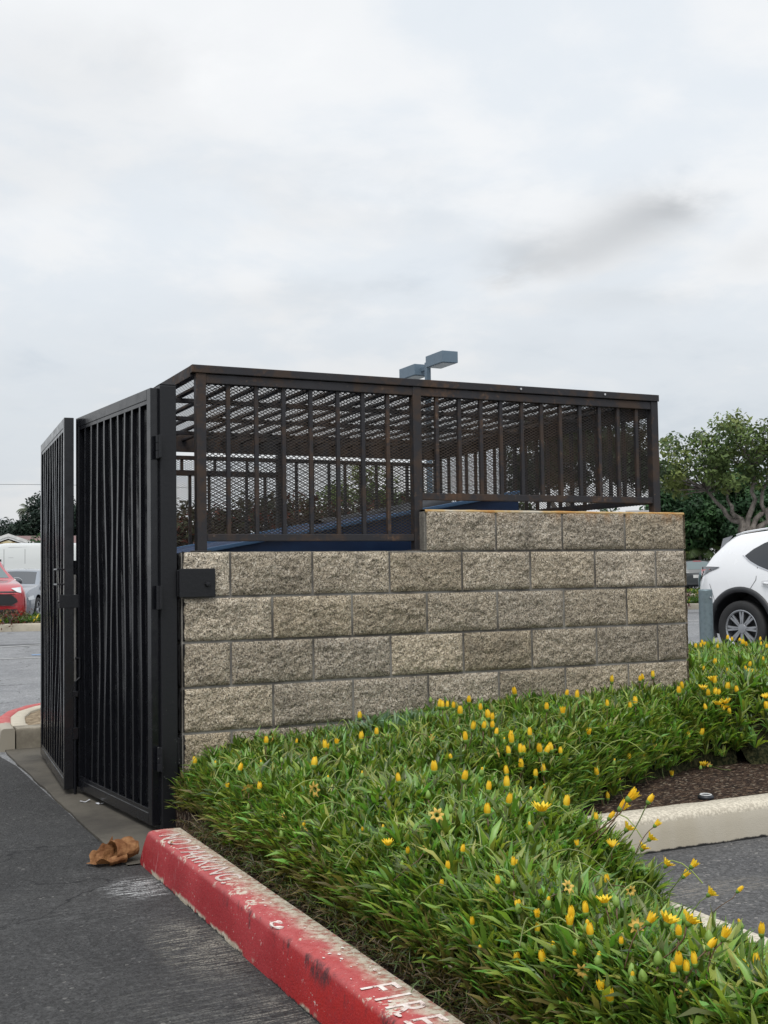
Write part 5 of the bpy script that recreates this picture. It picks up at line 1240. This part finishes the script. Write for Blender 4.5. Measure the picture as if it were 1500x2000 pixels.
# the big spreading tree at the right edge
b = ground(1462, 32); tree('spreading_tree', 'tall spreading tree with forked grey trunk behind the white car', b, (.0, 0, 1.9),
     [tuple(vx*-1.1+np.array([0, 0, 3.35])), tuple(vx*-.55+np.array([0, 0, 3.1])), tuple(vx*.7+np.array([0, .3, 3.5])), tuple(vx*1.4+np.array([0, 0, 3.7])), tuple(vx*.2+np.array([0, 0, 3.9]))],
     [(*(vx*-1.35)[:2], 4.15, 1.35, 1.3, .75, 44, .36), (*(vx*.3)[:2], 4.55, 1.6, 1.5, .75, 50, .38), (*(vx*1.8)[:2], 4.4, 1.5, 1.5, .95, 40, .40), (*(vx*-2.0)[:2], 3.55, .6, .7, .4, 12, .26), (*(vx*-.3)[:2], 3.6, 1.1, .8, .35, 12, .28)], GR, 31, .17, 125, .075)
b = ground(1405, 66); tree('round_tree', 'dense dark green round tree standing beyond the spreading tree', b, (0, 0, 1.6), [tuple(vx*-.9+np.array([0, 0, 3.5])), tuple(vx*1.0+np.array([0, 0, 3.6]))],
     [(*(vx*-1.7)[:2], 4.2, 2.1, 1.8, 1.9, 75, .72), (*(vx*1.8)[:2], 4.3, 2.7, 2.0, 2.3, 95, .75)], GD, 32, .22, 105, .14)
b = ground(1330, 67); tree('round_tree', 'dark green round tree whose left side shows behind the cage corner', b, (0, 0, 1.6), [tuple(vx*-.6+np.array([0, 0, 3.3])), tuple(vx*.9+np.array([0, 0, 3.5]))],
     [(0, 0, 4.1, 1.6, 1.7, 1.7, 75, .66)], GD, 33, .2, 105, .14)
# trees seen through the cage
for u, D, hh, lb in ((1185, 47, 1.0, 'low dark green tree under the cage rail, left of the pale building'), (1275, 52, .9, 'low dark green tree directly behind the corner post of the cage')):
    tree('round_tree', lb, ground(u, D), (0, 0, .8), [(-.3, 0, 1.8*hh), (.4, 0, 1.9*hh)], [(0, 0, 2.2*hh, .95, 1.0, 1.5*hh, 60, .46)], GD, int(u), .12, 110, .10)
b = ground(1118, 30); tree('spreading_tree', 'dark spreading tree seen through the mesh of the cage', b, (.0, 0, 2.2), [tuple(vx*-1.0+np.array([0, 0, 3.6])), tuple(vx*.9+np.array([0, 0, 3.5])), tuple(vx*.1+np.array([0, 0, 4.0]))],
     [(*(vx*-.85)[:2], 4.15, .95, 1.0, .95, 46, .34), (*(vx*.5)[:2], 4.3, 1.0, 1.0, .8, 40, .36), (*(vx*1.5)[:2], 3.95, .8, .9, .75, 30, .32), (*(vx*-1.25)[:2], 3.0, .35, .6, .5, 10, .25)], [(.03, .05, .02), (.045, .065, .025), (.024, .04, .018)], 34, .15, 210, .08)
b = ground(735, 35); tree('leafy_tree', 'olive green leafy tree behind the mesh at the middle of the cage', b, (0, 0, 1.4), [(-.8, .2, 2.8), (.7, 0, 2.9), (0, 0, 3.2)],
     [(-.3, 0, 2.9, 1.5, 1.2, 1.35, 60, .40), (1.0, -.3, 2.6, 1.1, 1.1, 1.1, 34, .40)], GR, 35, .13, 120, .08)
b = ground(1000, 44); tree('leafy_tree', 'small green tree low behind the mesh beside the lamp pole', b, (0, 0, .8), [(-.4, 0, 1.8), (.4, 0, 1.9)], [(0, 0, 2.2, .9, .9, 1.1, 30, .38)], GD, 36, .1, 80, .08)
# far left trees
b = ground(88, 88); tree('big_tree', 'dark blue green tree rising behind the house roof at the left', b, (0, 0, 2.4), [(-1.2, 0, 5), (1.3, 0, 5.4), (0, 0, 5.6)],
     [(0, 0, 5.2, 1.8, 1.6, 2.3, 80, .62), (-1.4, 0, 4.2, 1.1, 1.2, 1.3, 40, .55), (1.8, 0, 5.2, 1.6, 1.5, 2.3, 60, .62)], GB, 37, .3, 75, .13)
b = ground(22, 90); tree('big_tree', 'lower dark tree left of the big tree, at the left edge', b, (0, 0, 2.0), [(-1, 0, 4), (1, 0, 4.1)], [(0, 0, 4.1, 2.2, 1.6, 1.5, 80, .6), (-2.5, 0, 3.6, 1.5, 1.4, 1.4, 40, .6)], GB, 38, .25, 70, .13)
b = ground(80, 60); tree('shrub_tree', 'brighter green bush before the house at the left', b, (0, 0, .8), [(0, 0, 2)], [(.1, 0, 2.6, .55, .8, .9, 24, .36)], GD, 39, .1, 80, .1)
def palm(name, label, base, h_, n, L, seed, col):
    rs = random.Random(seed); t = empty(name, base, 0, label, 'palm'); MB().tube([(0, 0, 0), (.03, 0, h_*.5), (0, 0, h_)], [.12, .10, .09], 8).build('trunk', M_bark, t, smooth=True)
    V, C = [], []
    for k in range(n):
        a = 2*math.pi*k/n+rs.uniform(-.3, .3); e = rs.uniform(.2, 1.35); ln = L*rs.uniform(.75, 1.1); p = Vector((0, 0, h_)); prev = None
        for i in range(16):
            u = i/15; d = Vector((math.cos(e)*math.cos(a), math.cos(e)*math.sin(a), math.sin(e))); s_ = d.cross(Vector((0, 0, 1))).normalized(); q = p+d*ln/15; e -= .13
            w = .30*L*math.sin(math.pi*min(1, u*.9+.08))
            for sd in (-1, 1):
                tip = p+s_*sd*w+d*w*.5-Vector((0, 0, w*.45)); o_ = d*.018*L*2
                V += [tuple(p-o_), tuple(p+o_), tuple(tip+o_*.2), tuple(tip-o_*.2)]; C += [np.array(col)*rs.uniform(.7, 1.3)]*4
            p = q
    V = np.array(V); me = np_mesh('fronds', V, np.arange(len(V)).reshape(-1, 4)); col_attr(me, 'tint', np.array([c for c in C])); link('fronds', me, M_crown, t)
palm('small_palm', 'small feathery palm beside the dark trees, right of the wall', ground(1364, 66), 2.3, 15, 1.9, 1, (.055, .085, .03))
palm('palm_tree', 'tall thin palm whose fronds poke above the dark trees at the left', ground(54, 100), 7.1, 11, 1.3, 2, (.10, .12, .07))
def shrub(name, label, base, rx, rz, cols, seed, n=26, leaf=.05, cr=.22, group=None, ry=None, z0=None):
    rs = random.Random(seed); t = empty(name, base, 0, label, 'shrub', group); mb = MB()
    cl = [(rs.uniform(-rx, rx), rs.uniform(-(ry or rx), (ry or rx)), (z0 or rz*.25)+rs.random()*rz*.75, cr*rs.uniform(.6, 1.3)) for _ in range(n)]
    for c in cl[::3]: limb(mb, (c[0]*.3, c[1]*.3, 0), c[:3], .03, .008, .04, rs, 4)
    mb.build('stems', M_bark, t, smooth=True); link('foliage', crown_mesh(cl, 75, leaf, cols, seed), M_crown, t)
GY = [(.075, .105, .028), (.055, .085, .025), (.10, .13, .035)]
for i, (u, D, rx, rz, lab, cols) in enumerate(((1340, 67, 1.5, 1.9, 'yellow green shrub just right of the wall beside the small palm', GY), (1400, 68, 1.6, 2.3, 'olive shrub between the small palm and the white car', [(.05, .07, .025), (.065, .085, .03), (.04, .055, .022)]), (1440, 70, 1.6, 2.7, 'pale green shrub under the forked tree', GY), (1490, 71, 1.7, 2.4, 'dark green shrub behind the roof of the white car', GD))):
    shrub('shrub', lab, ground(u, D), rx, rz+.5, cols, 50+i, 60, .09, .45)
shrub('white_flowered_shrub', 'low bush with white blossoms beside the far dark car', ground(1334, 62), .7, 1.6, [(.07, .11, .03), (.05, .08, .03), (.45, .45, .40)], 61, 22, .06, .26)
RH = [(.035, .035, .022), (.05, .042, .026), (.12, .035, .022), (.045, .05, .024)]
for i, (u, lab) in enumerate(((395, 'dark hedge bush with reddish tips behind the left cage bars'), (470, 'dark hedge bush with reddish tips behind the second cage bar'), (545, 'dark hedge bush with reddish tips behind the rear cage post'), (625, 'dark hedge bush with red leaf tips left of the olive tree'), (705, 'dark hedge bush with red leaf tips before the olive tree'), (785, 'dark hedge bush behind the middle post of the cage'))):
    shrub('hedge_bush', lab, ground(u, 20+.3*(i % 2)), .55, 2.3+.12*((i*7) % 3-1), RH, 70+i, 120, .065, .30, 'hedge bushes behind the cage', .5)
shrub('hedge_bush', 'dark hedge bush seen between the gate post and the cage post', ground(345, 20.2), .4, 2.35, RH, 79, 90, .065, .30, 'hedge bushes behind the cage', .5)
M_pinkl = M_crown
shrub('flowering_shrub', 'small dark shrub with pink blossoms peeping past the right end of the wall', ground(1328, 22), .14, .72, [(.45, .25, .24), (.10, .03, .035), (.35, .22, .2)], 81, 12, .030, .085, None, .1, .45)

M_stucco = simple('pale_stucco', (.62, .60, .54), .85); M_roof = simple('roof_tiles', (.17, .105, .10), .85, bump=.5, bs=12)
m = Mt('stone_cladding', (.5, .42, .25), .9); m.set('Base Color', m.ramp(m.sep(m.voro(3.2, out='Color'))[0], [(.2, (.30, .22, .10)), (.5, (.55, .45, .24)), (.8, (.62, .58, .45))])); M_stone = m.m
def house():
    p = ground(40, 70); t = empty('house', p, -.13, 'low house with brown tiled roof and a stone clad white gable behind the van', 'house')
    MB().box((-14, 0, 0), (14, 9, 2.75)).build('wall', M_stucco, t)
    MB().prism([(-.6, 2.75), (9.6, 2.75), (4.5, 3.95)], 'x', -14.5, 14.5).build('roof', M_roof, t)
    MB().prism([(-2.9, 2.75), (1.5, 2.75), (-.7, 3.48)], 'y', -1.8, 3.6).build('gable', M_stone, t)
    f = [(-3.1, 2.70), (-.7, 3.56), (1.7, 2.70), (1.7, 2.90), (-.7, 3.76), (-3.1, 2.90)]
    MB().poly([(x, -1.86, z) for x, z in f[:3]]+[(x, -1.86, z) for x, z in f[3:]]).build('fascia', simple('white_fascia', (.7, .7, .68), .6), t, fixn=False)
    for k in range(2):
        a, b_ = ((-3.1, 2.80), (-.7, 3.66)) if k == 0 else ((-.7, 3.66), (1.7, 2.80)); dx, dz_ = b_[0]-a[0], b_[1]-a[1]
        MB().prism([(a[0], a[1]+.02), (b_[0], b_[1]+.02), (b_[0], b_[1]+.20), (a[0], a[1]+.20)], 'y', -1.9, 3.4).build('gable_roof', M_roof if False else simple('gable_edge', (.62, .62, .60), .7), t)
    MB().prism([(-2.7, 0), (1.3, 0), (1.3, 2.75), (-2.7, 2.75)], 'y', -1.7, -.01).build('porch', M_stone, t)
    for x in (-8, 5, 9): w_ = MB().box((x, -.05, .9), (x+1.6, .02, 2.1)).build('window', M_glass, t); MB().box((x-.08, -.08, .82), (x+1.68, -.051, .9)).build('sill', M_stucco, w_)
house()
p = ground(1252, 62); t = empty('pale_building', p, -.7, 'pale grey building low behind the right corner of the cage', 'building')
MB().box((-.7, 0, 0), (.7, 3, 4.2)).build('wall', simple('pale_grey_wall', (.34, .35, .355), .8), t); MB().box((-.8, -.15, 4.205), (.8, 3.1, 4.35)).build('parapet', simple('parapet', (.42, .42, .42), .8), t); MB().box((-.4, -.03, 3.0), (.4, .02, 3.7)).build('window', M_glass, t)

# ------------------------------------------------------------------ far planters, markings
def strip_planter(label, a, b, depth, kerb_label, seed, dens, reds=False):
    a, b = Vector(a), Vector(b); d = (b-a).normalized(); n = Vector((-d.y, d.x, 0)); n = n if n.dot(Vector((_f[0], _f[1], 0))) > 0 else -n
    path = [(a.x, a.y), (b.x, b.y)]
    side = (d.y*n.x-d.x*n.y) > 0
    o = kerb_mesh(path if side else path[::-1], .16, .17, .025, .012, .004, step=.12).build('concrete_kerb', M_kerbc, None, smooth=True); tag(o, kerb_label, 'kerb')
    L_ = (b-a).length; P = []
    for i in range(int(L_/.15)+1):
        q = a+d*min(L_, i*.15); P.append([tuple(q+n*(.14+depth*k/8)+Vector((0, 0, .13+.04*fbm((i, k, seed), .7, 2)))) for k in range(9)])
    o = MB().quadgrid(P).build('soil', M_dirt, None, smooth=True); tag(o, kind='structure')
    rs = random.Random(seed); spots = []
    for _ in range(int(L_*depth*dens)):
        q = a+d*rs.uniform(0, L_)+n*rs.uniform(.22, depth); spots.append((q.x, q.y, .15+.10*max(0, fbm((q.x, q.y, 0), 1.1, 2, 3)+.4), rs.uniform(1.3, 2.1), rs.uniform(-.3, .3), rs.uniform(-.3, .3)))
    def cf(x, y, z, rl, nn):
        c = np.array([.075, .14, .03])*np.ones((nn, 3))*rl.uniform(.5, 1.5, (nn, 1)); ye = rl.random(nn) < .05; c[ye] = np.array([.7, .5, .05]); return c
    V, F, C = foliage('far', spots, 10, .06, .11, .009, 2, .8, (20, 85), cf); me = np_mesh('ground_cover', V, F); col_attr(me, 'tint', C)
    o = link('ground_cover', me, M_leaf, None); tag(o, label, 'ground cover', kind='stuff')
    return a, d, n
A = ground(-420, 25.2); B = ground(560, 27.0)
a_, d_, n_ = strip_planter('bright green ground cover with yellow flowers in the far planter before the red car', A, B, 2.0, 'cream concrete kerb of the far planter in front of the red car', 5, 75)
for i, (u, lab) in enumerate(((4, 'reddish brown low shrub in the far planter below the red car, at the edge'), (26, 'reddish brown low shrub in the far planter under the red car bumper'))):
    shrub('low_shrub', lab, ground(u, 26.3), .42, .46, [(.11, .06, .03), (.07, .07, .03), (.16, .05, .035)], 90+i, 26, .035, .16)
A = ground(1180, 34.5); B = ground(1720, 33.0)
strip_planter('green ground cover with yellow blossoms in the far planter right of the wall', A, B, 2.2, 'pale kerb of the far planter right of the wall', 6, 80)
rs = random.Random(5)
for i in range(9):
    q = ground(rs.uniform(1326, 1400), rs.uniform(35.2, 36.4)); 
    shrub('yellow_bush', 'low bush with yellow blossoms in the far planter right of the wall', q, .30, .5, [(.10, .16, .035), (.5, .38, .05), (.08, .13, .03)], 100+i, 9, .04, .18, 'low yellow bushes in the far planter')
A = ground(1240, 51); B = ground(1500, 47)
strip_planter('green lawn strip in front of the far parked cars', A, B, 2.5, 'thin kerb of the lawn strip by the far cars', 8, 60)
M_line = simple('worn_white_line', (.42, .42, .41), .8); M_bl = simple('worn_blue_line', (.16, .26, .42), .8)
def line(u0, v0, u1, v1, w, mat):
    a, b = [CAM+ray(u, v)*((.006-CAM[2])/ray(u, v)[2]) for u, v in ((u0, v0), (u1, v1))]; a[2] = b[2] = .006; d = (b-a)/np.linalg.norm(b-a); n = np.array([-d[1], d[0], 0])*w/2
    o = MB().poly([a-n, b-n, b+n, a+n]).build('road_marking', mat, None); tag(o, kind='structure')
line(-60, 1268, 92, 1258, .10, M_line); line(62, 1279, 140, 1276, .22, M_bl); line(-40, 1288, 90, 1284, .08, M_line); line(1318, 1212, 1400, 1213, .13, M_line); line(1318, 1197, 1400, 1196, .5, simple('dark_patch', (.11, .112, .118), .8)); line(-80, 1262, 120, 1256, .35, simple('dark_patch', (.11, .112, .118), .8))
# overhead cable far off at the left
t_ = MB().tube([tuple(at(u, 946+.00004*(u+40)**2, 95)) for u in range(-500, 420, 40)], .016, 5).build('overhead_cable', M_trim, None); tag(t_, 'thin overhead cable crossing the sky at the left behind the gates', 'cable')
